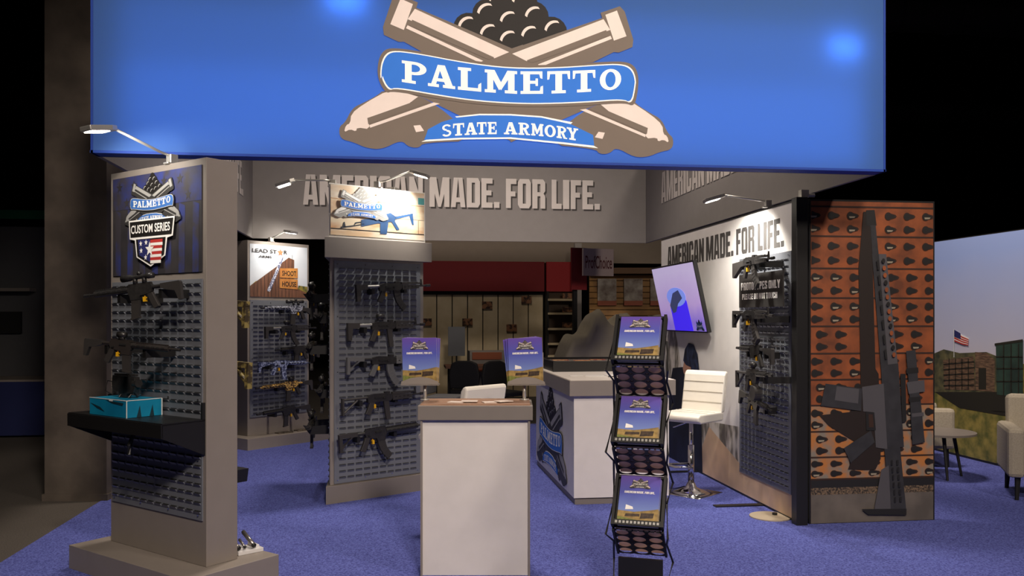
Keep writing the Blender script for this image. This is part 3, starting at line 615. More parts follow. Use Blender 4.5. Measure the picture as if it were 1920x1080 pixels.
for k, (u, d) in enumerate(((.0, .1), (.3, .08))):
    b = MB(); b.box((0, 0, .006), (.2, .1, .012), mat('plinth_leaflets', (120, 108, 92), .5, col2=(50, 45, 40), scale=30)); o = b.build('leaflet_pile'); o.location = Vector(t2.location)+T2(u, .14, d); o.rotation_euler.z = .7
    tag(o, ['small pile of leaflets on plinth of the back corner tower', 'second small leaflet pile on plinth, nearer the tall triangular tower'][k], 'leaflets')
lb2 = F2+U2*(-.1)-N2*.03; lb2.z = 2.5
arm_lamp(lb2, N2, .3, .12, 'silver arm lamp above the shoot house poster', F2+UP*2.2, 16)

# ------------------------------------------------------------------ triangular tower
V0 = on_z(611, 948, 0); U3 = Vector((math.cos(math.radians(31)), math.sin(math.radians(31)), 0)); S3 = 1.06
def edge_len(px): return edge_w(V0, U3, px)
S3 = edge_len(806)
Rm60 = Matrix.Rotation(math.radians(60), 3, 'Z'); U3l = Rm60 @ U3
V1 = V0+U3*S3; V2 = V0+U3l*S3; C3 = (V0+V1+V2)/3
t3 = empty('triangular_tower', (C3.x, C3.y, 0), 0, 'three sided grey display tower with wood plank rifle poster on top', 'display tower')
def tri(s): return [tuple(((v-C3)*s)[:2]) for v in (V0, V1, V2)]
def trip(name, s, z0, z1, m): b = MB(); b.prism(tri(s), z1-z0, m, (0, 0, (z0+z1)/2), (1, 0, 0), (0, 1, 0), (0, 0, 1)); return b.build(name, t3, bevel=.003)
ph3 = .155; zc = 2.07
trip('base', 1.0, 0, ph3, M_grey2); trip('core', .9, ph3, zc, M_grey); trip('cap', 1.03, zc, 2.245, M_grey); trip('poster_box', .93, 2.245, 2.70, mat('poster_box_white', (225, 220, 212), .5))
mids = []
for k in range(3):
    Ra = Matrix.Rotation(math.radians(-120*k), 3, 'Z'); Uk = (U3 if k == 0 else (-U3l if k == 1 else (V2-V1).normalized()))
    a_, b_ = [(V0, V1), (V2, V0), (V1, V2)][k]; Uk = (b_-a_).normalized(); Nk = Vector((Uk.y, -Uk.x, 0)); mid = (a_+b_)/2-C3; mid = mid.normalized()*(mid.length*.9); mids.append((mid, Uk, Nk))
    louver_panel(t3, S3*.83, zc-ph3-.03, mid+UP*(ph3+.01), Uk, Nk)
mid, Uk, Nk = mids[0]; pm = (V0+V1)/2-C3; pm = pm.normalized()*(pm.length*.93)
b = MB(); hw = S3*.45; zb, zt = 2.265, 2.69
M_pl = mat('poster_planks', (236, 216, 184), .6, col2=(206, 136, 70), scale=3.5, stretch=(1, 1, 3), contrast=(.45, .75)); M_pl2 = mat('poster_planks_pale', (240, 230, 214), .6, col2=(224, 190, 150), scale=4, stretch=(1, 1, 3))
def p3(p, m, d): b.flat([(-hw+x*2*hw, zb+y*(zt-zb)) for x, y in p], m, pm+Nk*(.003+d*.0015), Uk, UP)
for i, (y0, y1) in enumerate(((0, .12), (.13, .42), (.43, .72), (.73, 1))): p3(R_(0, 1, y0, y1), [M_pl2, M_pl, M_pl, M_pl2][i], 1)
p3(R_(0, 1, .118, .135), M_slot, 2); p3(R_(0, 1, .72, .73), M_plk, 2); p3(R_(.93, 1, .76, .9), mat('poster_teal', (90, 170, 170), .6), 2); p3(R_(.93, .935, .13, .42), M_fence, 2)
M_bg = mat('poster_rifle_blue', (48, 92, 142), .6, col2=(36, 72, 118), scale=9); M_bgd = mat('poster_rifle_dark', (36, 46, 60), .6)
p3([(.1, .14), (.24, .2), (.34, .25), (.34, .27), (.24, .22), (.1, .17)], M_bgd, 3); p3([(.12, .17), (.15, .17), (.14, .27), (.13, .27)], M_bgd, 3); p3([(.23, .2), (.25, .28), (.33, .31), (.33, .29), (.26, .26)], M_bgd, 3)
p3([(.31, .2), (.5, .3), (.52, .44), (.44, .4), (.31, .34)], M_bg, 3); p3([(.49, .29), (.67, .36), (.68, .46), (.62, .53), (.5, .45)], M_bg, 3); p3([(.51, .08), (.58, .08), (.6, .34), (.51, .3)], M_bg, 3)
p3([(.63, .35), (.67, .36), (.72, .2), (.69, .18)], M_bg, 3); p3([(.67, .4), (.86, .52), (.87, .56), (.67, .46)], M_bg, 3); p3([(.83, .5), (.87, .56), (.88, .32), (.86, .32)], M_bg, 3)
logo(b, pm+Nk*.009+Uk*(-hw+.31*2*hw)+UP*(zb+.64*(zt-zb)), Uk, UP, Nk, .52, (L_lgrey, L_white, L_lgrey, L_blue, L_white)); b.build('poster', t3)
F3 = C3+mid; 
for a_ in [('ak', 'black rifle with ribbed curved magazine, topmost on the triangular tower', M_gun, M_gun2, 'ak', 'brace', None, .25, (667, 540), (806, 533)),
           ('ak', 'black rifle with straight magazine on the triangular tower', M_gun, M_gun2, 'straight', 'brace', 'dot', .25, (651, 612), (796, 606)),
           ('ak', 'rifle with grey stock and grip beside a brochure stand', M_gun, M_gstock, 'ak', 'skel', None, .26, (650, 676), (800, 672)),
           ('ak', 'black rifle with triangular wire stock on the triangular tower', M_gun, M_gun2, 'straight', 'tri', None, .27, (641, 752), (796, 735)),
           ('ar', 'black rifle with curved magazine, lowest on the triangular tower', M_gun, M_gun2, 'ak', 'skel', None, .32, (635, 822), (800, 795))]:
    g = make_gun(a_[0], 'rifle', a_[1], a_[2], a_[3], a_[4], a_[5], a_[6], a_[7]); hang_gun(g, t3, F3, U3, Nk, .1, a_[8], a_[9])
mid, Ul, Nl = mids[1]; Fl = C3+mid
for i, (pz, lab, zz) in enumerate([(560, 'black rifle seen end on, topmost on the far side of triangular tower', 0), (600, 'black scoped rifle seen end on, second on the side of triangular tower', 0), (660, 'black scoped rifle with hanging magazine seen end on beside triangular tower', 0), (745, 'black rifle with orange flag seen end on beside triangular tower', 0), (815, 'black scoped rifle seen end on, lowest beside triangular tower', 0)]):
    g = make_gun('ar', 'rifle', lab, optic='scope', hl=.26); z = CAMZ+(HZ-pz)*7.2/FPX
    off = (.19, .1)[i % 2]; p = Fl+Nl*off; X = Ul; Y = -Nl; s = 1.0
    Mx = Matrix((X, Y, UP)).transposed().to_4x4(); Mx.translation = p-X*.2+UP*z; g.matrix_world = Mx
    for t in (-.3, .16):
        b = MB(); b.prism([(0.012, -.05), (off, -.05), (off+.06, .03), (off, .02), (.012, .03)], .012, M_black, mid+Ul*t+UP*(z+.02), Nl, UP, Ul); b.build('bracket', t3)
top3 = C3+UP*2.70
m0, u0, n0 = mids[0]; arm_lamp(C3+pm+u0*.0-n0*.03+UP*2.70, (n0+u0*.9), .3, .14, 'silver arm lamp rising above the wood plank poster', C3+pm+UP*2.4, 34, droop=-.05)
m1, u1, n1_ = mids[1]; arm_lamp(C3+m1*.95+u1*.25+UP*2.70, n1_, .32, .05, 'lit silver arm lamp reaching left from the triangular tower', C3+m1+UP*1.9+n1_*.1, 22, droop=-.06)
m2, u2, n2_ = mids[2]; arm_lamp(C3+m2*.9+UP*2.70, n2_, .26, .1, 'bright lit arm lamp behind the wood plank poster', C3+m2+UP*2.2+n2_*.2, 22, droop=-.04)

# ------------------------------------------------------------------ counters
def brochure_mesh():
    b = MB(); W, H = .216, .28; b.box((0, .004, H/2), (W, .008, H), mat('brochure_paper', (225, 220, 215), .5))
    M_bs = grad_mat('brochure_sky', [(0, (120, 140, 200)), (.5, (84, 92, 180)), (1, (104, 78, 168))], 'Z', .08, .28, .35)
    M_h = mat('brochure_hill', (176, 146, 84), .5, col2=(128, 104, 58), scale=30); M_g = mat('brochure_grass', (130, 138, 62), .5, col2=(98, 96, 50), scale=40); M_ba = mat('brochure_barn', (82, 62, 44), .5, col2=(48, 36, 28), scale=60)
    f = lambda p, m, d: b.flat([(-W/2+x*W, y*H) for x, y in p], m, (0, -.0005*d-.0003, 0))
    f(R_(0, 1, .26, 1), M_bs, 1); f([(0, 0), (1, 0), (1, .34), (.75, .3), (.4, .26), (0, .28)], M_h, 2); f([(0, 0), (.7, 0), (.5, .1), (0, .16)], M_g, 3)
    f([(.18, .16), (.55, .17), (.55, .22), (.2, .22)], M_ba, 4); f([(.56, .13), (.88, .15), (.9, .25), (.58, .24)], M_ba, 4); f([(.18, .3), (.38, .31), (.36, .36), (.19, .4)], L_white, 4)
    put_block(b, 'AMERICAN MADE. FOR LIFE.', L_white, (-W*.38, -.003, H*.635), (W*.76, 0, 0), (0, 0, H*.045))
    logo(b, (0, -.003, H*.83), (1, 0, 0), (0, 0, 1), (0, -1, 0), W*.52, (L_dk, L_light, L_black, mat('logo_mini_dark', (60, 50, 50), .5), L_white), .0003)
    o = b.build('brochure'); m = o.data; bpy.data.objects.remove(o); return m
BRO = brochure_mesh()
def brochure(M, label, group=None):
    o = bpy.data.objects.new('brochure', BRO); COL.objects.link(o); o.matrix_world = M; tag(o, label, 'brochure', group); return o
# front counter
dep = 5.15; ct = CAMZ-(759-HZ)*dep/FPX
fcl = CAM+ray(783, 759)*dep; fcr = CAM+ray(999, 759)*dep
fc = (fcl+fcr)/2; wcap = (fcr-fcl).length; dcap = .4
k1 = empty('reception_counter', (fc.x, fc.y, 0), -YAW, 'slim white reception counter with grey cap and wood top', 'counter')
b = MB(); b.box((.0, dcap/2, (ct-.09)/2), (wcap-.04, dcap-.05, ct-.09), M_white); b.build('body', k1, bevel=.002)
for s in (-1, 1):
    b = MB(); b.box((s*(wcap/2-.022), .02, (ct-.09)/2), (.012, .02, ct-.09), M_grey); b.build('edge_trim', k1)
b = MB(); b.box((0, dcap/2, ct-.05), (wcap, dcap, .088), M_grey2); b.build('cap', k1, bevel=.003)
b = MB(); b.box((0, dcap/2, ct-.003), (wcap-.03, dcap-.03, .01), mat('wood_top', (176, 140, 116), .4, col2=(150, 114, 92), scale=5, stretch=(1, 12, 1))); b.build('wood_top', k1)
Mk = Matrix.Translation((fc.x, fc.y, 0)) @ Matrix.Rotation(-YAW, 4, 'Z')
for k, (x, rz, lab) in enumerate(((-.318, .0, 'left'), (.285, .0, 'right'))):
    px_ = [793, 980][k]; xx = (px_-891)/FPX*5.4
    ho = empty('brochure_stand', (Mk @ Vector((xx, .27, ct+.003))), -YAW, ['grey post brochure stand on counter beside the triangular tower', 'grey post brochure stand on counter beside the emblem counter'][k], 'stand')
    b = MB(); b.tube([(0, 0, 0), (0, 0, .097)], .011, M_silver, 12); b.tube([(0, 0, 0), (0, 0, .006)], .03, M_silver, 16); b.build('post', ho, True)
    cx = [-.028, .012][k]
    b = MB(); b.prism([(-.12, 0), (.12, 0), (.115, .02), (.06, .042), (0, .05), (-.06, .042), (-.115, .02)], .008, M_grey, (cx, -.046, .10)); b.box((cx, -.012, .1), (.24, .076, .008), M_grey); b.prism(R_(-.11, .11, 0, .2), .004, M_grey, (cx, .024, .1)); b.build('holder', ho)
    for j in range(3):
        T = Mk @ Matrix.Translation((xx+cx+(.004*j if k == 0 else -.006*j), .27-.033+j*.0165, ct+.118)) @ Matrix.Rotation(math.radians((3 if k == 0 else -4)*j*.5+(-1 if k == 0 else -2)), 4, 'Y')
        brochure(T, ['front', 'middle', 'rear'][j]+[' purple and gold brochure in stand nearer the triangular tower', ' purple and gold brochure in stand nearer the emblem counter'][k], ['brochures in the stand by the triangular tower', 'brochures in the stand by the emblem counter'][k])
for k, x in enumerate((-.12, -.04, .09, .17)):
    o = boxo('leaflet', (0, 0, .003), (.1, .07, .004), mat('leaflet_paper', (228, 214, 202), .5)); o.matrix_world = Mk @ Matrix.Translation((x, .12, ct+.002+.006*(k % 2))) @ Matrix.Rotation(.3*(k-1), 4, 'Z'); tag(o, 'pale folded leaflet on the wood counter top, '+['nearest the stand by the triangular tower', 'second from the stand by the triangular tower', 'second from the stand by the emblem counter', 'nearest the stand by the emblem counter'][k], 'leaflet', 'leaflets on the front counter')
# emblem counter
A = on_z(1076, 948, 0); ex0 = A.x; ey0 = A.y; ey1 = on_z(1004, 872, 0).y; ex1 = ex0+.82; eh = 1.045
k2 = empty('emblem_counter', ((ex0+ex1)/2, (ey0+ey1)/2, 0), 0, 'long white counter with grey cap and crossed cannons emblem on its side', 'counter')
ew, el = ex1-ex0, ey1-ey0
b = MB(); b.box((0, 0, (eh-.1+.05)/2+.01), (ew, el, eh-.15), M_white); b.build('body', k2, bevel=.002)
b = MB(); b.box((0, 0, .025), (ew-.02, el-.02, .05), M_grey2); b.build('toe_kick', k2)
b = MB(); b.box((0, 0, eh-.065), (ew+.09, el+.09, .13), M_grey); b.build('cap', k2, bevel=.003)
b = MB(); b.box((0, 0, eh+.001), (ew+.07, el+.07, .004), mat('counter_top_light', (214, 206, 198), .35)); b.build('top', k2)
b = MB(); pc = on_x(1033, 812, ex0); logo(b, (-ew/2-.002, pc.y-(ey0+ey1)/2, pc.z), (0, -1, 0), (0, 0, 1), (-1, 0, 0), (on_x(1063, 812, ex0)-on_x(1008, 812, ex0)).length, PAL_G); b.build('emblem', k2)
lbx = empty('light_table', ((ex0+ex1)/2, ey1-.48, eh+.003), 0, 'black framed display case with lit top on the emblem counter', 'display case')
b = MB()
for s in (-1, 1): b.box((s*(ew/2-.03), 0, .05), (.03, .86, .1), M_black); b.box((0, s*.42, .05), (ew-.03, .03, .1), M_black)
b.build('frame', lbx, bevel=.002)
boxo('glass_top', (0, 0, .075), (ew-.08, .82, .008), mat('case_top', (150, 140, 130), .15), lbx)
b = MB()
for x, y in ((-.2, .2), (.0, .1), (.2, .25)): b.box((x, y, .081), (.16, .1, .003), mat('case_prints', (220, 170, 110), .5, col2=(160, 50, 40), scale=14, contrast=(.45, .55)))
b.build('printed_cards', lbx)
for k, (x, y, rz) in enumerate(((-.3, -.55, .2), (-.12, -.6, -.3), (.05, -.62, .1))):
    o = boxo('leaflet', (0, 0, .004), (.2 if k else .12, .14 if k else .05, .006), mat('leaflet_white', (232, 228, 224), .3)); o.location = (k2.location.x+x, k2.location.y+y, eh+.003+(.008 if k == 2 else 0)); o.rotation_euler.z = rz; tag(o, ['small clear card lying on the emblem counter', 'white leaflet lying on the emblem counter', 'glossy leaflet lying on the emblem counter'][k], 'leaflet')

# ------------------------------------------------------------------ bar stools
def stool(loc, ang, seat_z, label):
    r = empty('bar_stool', loc, ang, label, 'stool')     # faces local +x
    b = MB(); b.tube([(0, 0, .012), (0, 0, .03), (0, 0, .06), (0, 0, .1)], [.2, .12, .05, .032], M_chrome, 24); b.prism(R_(-.2, .2, -.2, .2), .012, M_chrome, (0, 0, .008), (1, 0, 0), (0, 1, 0), (0, 0, 1)); b.build('base', r, True)
    b = MB(); b.tube([(0, 0, .08), (0, 0, seat_z*.62)], .028, M_chrome, 16); b.tube([(0, 0, .3), (0, 0, seat_z-.05)], .018, M_chrome, 14); b.build('column', r, True)
    b = MB(); b.tube([(.03, 0, .27), (.2, -.14, .27), (.25, -.0, .27), (.2, .14, .27), (.03, 0, .27)], .011, M_chrome, 8); b.build('footrest', r, True)
    b = MB(); b.tube([(0, -.02, seat_z-.06), (.04, -.16, seat_z-.12)], .006, M_chrome, 6); b.build('lever', r)
    b = MB(); b.prism([(-.2, -.03), (-.19, -.05), (.17, -.05), (.22, -.025), (.22, .01), (.18, .03), (-.18, .03), (-.2, .02)], .42, M_leather, (0, 0, seat_z)); s_ = b.build('seat', r, bevel=.012)
    b = MB()
    for x in (-.07, .06): b.box((x, 0, seat_z+.031), (.004, .4, .004), mat('seam_shadowless', (196, 188, 174), .6))
    b.build('seam', s_)
    b = MB(); tl = math.radians(-10)
    b.prism([(-.035, 0), (.03, .0), (.03, .34), (.01, .37), (-.02, .37), (-.035, .34)], .42, M_leather, (-.19, 0, seat_z+.02), (math.cos(tl), 0, math.sin(tl)*-1*-1), (math.sin(tl), 0, math.cos(tl)), (0, 1, 0)); bk = b.build('backrest', r, bevel=.014)
    b = MB()
    for z in (.09, .18, .27): b.box((-.19+.031+math.sin(tl)*z, 0, seat_z+.02+z), (.005, .405, .005), mat('seam_shadowless', (196, 188, 174), .6))
    b.build('seam', bk)
    return r
sp = on_z(1322, 925, 0)-Vector((.13, 0, 0)); F = Vector((-.78, -.62, 0)); stool((sp.x, sp.y, 0), math.atan2(F.y, F.x), .70, 'white leatherette bar stool with chrome base beside the white wall')
bc = CAM+ray(896, 700)*6.15; F = (RT*-.75+FW*.66).normalized(); c_ = bc+F*.19
stool((c_.x, c_.y, 0), math.atan2(F.y, F.x), .70, 'white leatherette bar stool tucked behind the slim reception counter')

# ------------------------------------------------------------------ zig-zag literature rack
ra = CAM+ray(1200, 600)*4.6; yaw = -YAW-math.radians(17)
rack = empty('literature_rack', (ra.x, ra.y, 0), yaw, 'black folding zigzag literature rack holding brochures', 'rack')
Mr = Matrix.Translation((ra.x, ra.y, 0)) @ Matrix.Rotation(yaw, 4, 'Z')
RW = .262; M_disc = fabric_backlit('rack_paper_behind', (246, 222, 206))
zt_ = 1.56; D = .17
for k in range(3):
    z1 = zt_-k*.435; z0 = z1-.24; zh = z0-.19
    # brochure tray: leans back (bottom front y=-D/2, top back y=+D/2)
    s = Vector((0, D, .24)); L = s.length; V = s.normalized(); N = Vector((1, 0, 0)).cross(V)   # facing front/up
    N = -N if N.y > 0 else N
    b = MB(); b.prism(R_(-RW/2, RW/2, 0, L), .006, M_black, (0, -D/2, z0), (1, 0, 0), V, N)
    for x in (-RW/2, RW/2): b.prism(R_(-.008, .008, 0, L), .048, M_black, Vector((x, -D/2, z0))+N*.021, (1, 0, 0), V, N)
    b.prism(R_(-RW/2, RW/2, 0, .03), .006, M_black, Vector((0, -D/2, z0))+N*.043, (1, 0, 0), V, N); b.prism(R_(-RW/2, RW/2, L-.014, L), .03, M_black, Vector((0, -D/2, z0))+N*.012, (1, 0, 0), V, N)
    for i in range(12): b.prism(R_(-.006, .006, .008, .022), .003, M_silver, Vector((-.11+i*.02, -D/2, z0))+N*.047, (1, 0, 0), V, N)
    b.build('brochure_tray', rack)
    for j in range(2):
        B4 = Matrix((Vector((1, 0, 0)), -N, V)).transposed().to_4x4(); B4.translation = Vector((.004*j-.002, -D/2, z0))+V*.008+N*(.031-.016*j)
        brochure(Mr @ B4, ['front ', 'rear '][j]+['purple and gold brochure in top tray of the zigzag rack', 'purple and gold brochure in middle tray of the zigzag rack', 'purple and gold brochure in lowest tray of the zigzag rack'][k], 'brochures in the zigzag rack, tray %s' % ('top', 'middle', 'bottom')[k])
    # perforated panel: from front top (z0) to back bottom (zh)
    s = Vector((0, D, -.172)); L2 = s.length; V2_ = s.normalized(); N_ = Vector((1, 0, 0)).cross(V2_); N_ = -N_ if N_.y > 0 else N_
    b = MB(); O = Vector((0, -D/2, z0-.007)); cw, ch = RW/3, L2/4
    for i in range(3):
        for j in range(4):
            cx, cy = -RW/2+cw*(i+.5), ch*(j+.5); n = 24; rr = .036
            def P_(a, r_, sq):
                c0, s0 = math.cos(a), math.sin(a)
                if sq: f_ = 1/max(abs(c0)/(cw/2), abs(s0)/(ch/2)); return (cx+c0*f_, cy+s0*f_)
                return (cx+c0*r_*1.0, cy+s0*r_*.78)
            for q in range(n):
                a0, a1 = 2*math.pi*q/n, 2*math.pi*(q+1)/n
                b.prism([P_(a0, 0, 1), P_(a1, 0, 1), P_(a1, rr, 0), P_(a0, rr, 0)], .005, M_black, O, (1, 0, 0), V2_, N_)
    for x in (-RW/2, RW/2): b.prism(R_(-.006, .006, 0, L2), .02, M_black, O+Vector((x, 0, 0)), (1, 0, 0), V2_, N_)
    h = b.build('perforated_panel', rack)
    b = MB(); b.prism(R_(-RW/2+.01, RW/2-.01, .005, L2-.005), .002, M_disc, O-N_*.012, (1, 0, 0), V2_, N_); b.build('paper_behind_holes', h)
    b = MB()
    for i in range(8): b.prism(R_(-.012, .008, -.004, .004), .006, M_chrome, O+Vector((-.1+i*.03, 0, 0))+N_*.004, (1, 0, 0), V2_, N_)
    b.build('hinge', h)
    for sx in (-1, 1):
        x = sx*(RW/2+.012); b = MB(); zm1 = (z0+z1)/2; zm2 = (z0+zh)/2
        b.tube([(x, .0, zm1), (x+sx*.02, -D*.75, z0+.02-.05), (x, 0, zm2), (x+sx*.02, D*.7, zh-.03), (x, 0, zh-.12)], .006, M_black, 6); b.build('side_link', rack)
b = MB(); b.box((0, 0, .012), (.3, .34, .024), M_black); b.box((0, .02, .14), (.24, .02, .25), M_black); b.build('base', rack)

# ------------------------------------------------------------------ right wall with panel
WX = 3.0; yN = on_x(1493, 700, WX).y; yF = on_x(1240, 447, WX).y; WH = 2.465
wall = empty('display_wall', (WX, (yN+yF)/2, 0), 0, 'white printed display wall with louver panel and slogan', 'display wall')
wl = yF-yN
M_wprint = mat('wall_print_white', (236, 232, 228), .55)
b = MB(); b.box((.03, 0, WH/2+.01), (.06, wl, WH-.02), M_wprint); b.build('panel', wall)
b = MB(); b.box((.03, 0, .012), (.065, wl, .024), M_black); b.box((.03, 0, WH-.004), (.065, wl, .012), M_black); b.build('edge_trim', wall)
b = MB(); b.box((.005, -wl/2-.045, WH/2), (.09, .085, WH+.02), M_black); b.build('end_post', wall, bevel=.003)
b = MB(); b.box((.045, -wl/2-.03, WH+.04), (.06, .05, .06), M_silver); b.tube([(.045, -wl/2-.03, WH+.03), (.13, -wl/2-.03, WH+.03)], .015, M_silver, 8); b.build('clamp', wall)
yc = (yN+yF)/2
def wp(px, py): q = on_x(px, py, WX); return (-(q.y-yc), q.z)      # u along -y
b = MB(); M_wtxt = mat('wall_slogan_grey', (74, 71, 69), .6)
a0 = on_x(1252, 492, WX); a1 = on_x(1470, 462, WX); a2 = on_x(1470, 407, WX)
put_block(b, 'AMERICAN MADE. FOR LIFE.', M_wtxt, (-.002, a0.y-yc, a1.z+.0), (0, a1.y-a0.y, 0), (0, 0, a2.z-a1.z))
M_mtan = mat('mural_blur_tan', (236, 200, 160), .6, col2=(184, 156, 128), scale=2.2, detail=2, contrast=(.35, .65)); M_mdk = mat('mural_jacket', (30, 36, 52), .6, col2=(20, 22, 30), scale=4); M_mgr = mat('mural_brush', (214, 206, 194), .6, col2=(110, 104, 92), scale=9, stretch=(1, 1, .35), contrast=(.42, .58))
M_skin = mat('mural_skin', (190, 142, 118), .6); M_hat = mat('mural_cap', (44, 56, 86), .6, col2=(20, 24, 36), scale=14)
def wf(pix, m, d): b.flat([wp(x, y) for x, y in pix], m, (-.0012*d, 0, 0), (0, -1, 0), (0, 0, 1))
wf([(1248, 640), (1262, 600), (1270, 640), (1280, 700), (1330, 790), (1385, 800), (1440, 830), (1491, 735), (1491, 972), (1248, 862)], M_mgr, 1)
wf([(1330, 800), (1388, 870), (1440, 880), (1491, 800), (1491, 974), (1400, 930), (1300, 885)], M_mtan, 2)
wf([(1262, 690), (1283, 688), (1296, 700), (1310, 720), (1316, 800), (1318, 890), (1254, 862), (1250, 760)], M_mdk, 3)
wf([(1284, 676), (1296, 686), (1299, 706), (1292, 716), (1284, 706), (1281, 690)], M_skin, 4)
wf([(1282, 676), (1285, 655), (1292, 643), (1301, 646), (1309, 664), (1313, 704), (1303, 712), (1298, 700), (1296, 688), (1287, 684)], M_hat, 5)
wf([(1283, 700), (1291, 706), (1299, 704), (1300, 722), (1290, 726), (1282, 716)], M_mdk, 6)
b.build('wall_print', wall)
pl0 = on_x(1388, 884, WX); pl1 = on_x(1485, 920, WX); plt = on_x(1485, 470, WX)
pw_ = pl0.y-pl1.y; louver_panel(wall, pw_, plt.z-pl0.z, (0, (pl0.y+pl1.y)/2-yc, pl0.z), (0, -1, 0), (-1, 0, 0))
Uw, Nw, Ow = (0, -1, 0), (-1, 0, 0), (WX, 0, 0)
for a_ in [('ak', 'black rifle with wooden style stock above the prototypes sign', M_gun, M_gun2, 'ak', 'fixed', None, .26, (1362, 496), (1470, 478), .2),
           ('ak', 'black rifle with skeleton stock below the prototypes sign', M_gun, M_gun2, 'ak', 'skel', None, .24, (1365, 588), (1464, 590), .25),
           ('ar', 'black short rifle with round butt pointing away from the post', M_gun, M_gun2, 'none', 'carbine', 'dot', .22, (1460, 660), (1373, 652), .14),
           ('ar', 'black short rifle with drum magazine on the wall panel', M_gun, M_gun2, 'drum', 'tri', 'dot', .18, (1376, 698), (1455, 706), .23),
           ('ar', 'black rifle tilted downwards, lowest on the wall panel', M_gun, M_gun2, 'ar', 'carbine', 'dot', .2, (1388, 735), (1448, 772), .12)]:
    g = make_gun(a_[0], 'rifle', a_[1], a_[2], a_[3], a_[4], a_[5], a_[6], a_[7]); hang_gun(g, wall, Ow, Uw, Nw, a_[10], a_[8], a_[9], smax=.92)
# prototypes sign
so = .1; s0 = on_x(1387, 577, WX-so); s1 = on_x(1469, 574, WX-so); s2 = on_x(1472, 505, WX-so)
sg = empty('prototype_sign', (WX-so, (s0.y+s1.y)/2, s0.z), 0, 'black prototypes only sign hanging on the louver panel', 'sign')
sw, sh = s0.y-s1.y, s2.z-s1.z
boxo('board', (0, 0, sh/2), (.012, sw, sh), mat('sign_black', (44, 41, 40), .35), sg); boxo('hook', (so/2, 0, sh*.8), (so-.012, .03, .03), M_black, sg)
b = MB(); put_block(b, 'PROTOTYPES ONLY', L_white, (-.008, sw/2-.05, sh*.52), (0, -sw+.09, 0), (0, 0, sh*.23)); put_block(b, 'PLEASE DO NOT TOUCH', L_white, (-.008, sw/2-.07, sh*.24), (0, -sw+.16, 0), (0, 0, sh*.17)); b.build('lettering', sg)
# tv
tvd = .16; t0 = on_x(1221, 502, WX-tvd-.05); t1_ = on_x(1299, 488, WX-tvd-.05); t2_ = on_x(1313, 624, WX-.06)
tw = t0.y-t1_.y; th = math.hypot(t1_.z-t2_.z, tvd-.01)
tv = empty('television', (WX-.06, (t0.y+t1_.y)/2, t2_.z), 0, 'tilted flat television on the white wall showing a purple blue picture', 'television')
lean = math.atan2(tvd-.01, t1_.z-t2_.z); VT = Vector((-math.sin(lean), 0, math.cos(lean))); NT = Vector((-math.cos(lean), 0, -math.sin(lean)))
b = MB(); b.prism(R_(-tw/2, tw/2, 0, th), .04, M_black, -NT*.02, (0, -1, 0), VT, NT); b.build('casing', tv, bevel=.004)
b = MB(); MSC = grad_mat('tv_picture', [(0, (90, 70, 200)), (.45, (176, 150, 205)), (1, (190, 176, 214))], 'Z', .1, th, .2, .55, .35, 2.5); M_tvb = emitter('tv_blue', (58, 36, 214), .8); M_tvk = emitter('tv_dark', (60, 66, 104), .5); M_tvl = emitter('tv_light_blue', (120, 140, 226), .6)
b.flat(R_(-tw/2+.015, tw/2-.015, .015, th-.015), MSC, NT*.002, (0, -1, 0), VT)
def tf(p, m, d): b.flat([(-tw/2+x*tw, y*th) for x, y in p], m, NT*(.002+.001*d), (0, -1, 0), VT)
tf([(.3, .02), (.72, .02), (.7, .45), (.6, .58), (.4, .58), (.3, .4)], M_tvb, 1); tf(arc(.48, .52, .22, .14, 0, 360, 20), M_tvl, 2); tf([(.3, .4), (.42, .58), (.56, .62), (.62, .5), (.5, .42), (.42, .3), (.34, .28)], M_tvk, 3)
logo(b, NT*.006+Vector((0, -tw*.38, 0))+VT*.1*th, (0, -1, 0), VT, NT, tw*.16, (L_dk, L_blue, L_black, L_blue, L_white), .0004)
b.build('screen', tv)
b = MB(); b.box((.03, 0, th*.45), (.06, .2, .2), M_black); b.build('mount', tv)
arm_b = on_x(1440, 383, WX); arm_lamp((WX, arm_b.y, WH+.005), (-1, .12, 0), .36, .1, 'silver arm lamp over the white slogan wall', (WX, arm_b.y+.3, 1.7), 85, droop=-.05)
# floor feet of the wall
for k, (px, py) in enumerate(((1415, 949), (1290, 886))):
    q = on_z(px, py, 0); o = boxo('foot_plate', (q.x-WX-.1, q.y-yc, .012), (.5, .07, .008), M_black, wall)
q = on_z(1458, 970, 0); b = MB(); b.tube([(0, 0, .006), (0, 0, .014)], .16, mat('disc_beige', (176, 162, 140), .5), 28); b.tube([(.05, .03, .014), (.05, .03, .03)], .02, M_black, 10); o = b.build('floor_disc'); o.location = (q.x-.06, q.y, 0); tag(o, 'round beige floor plate by the foot of the white wall', 'floor plate')
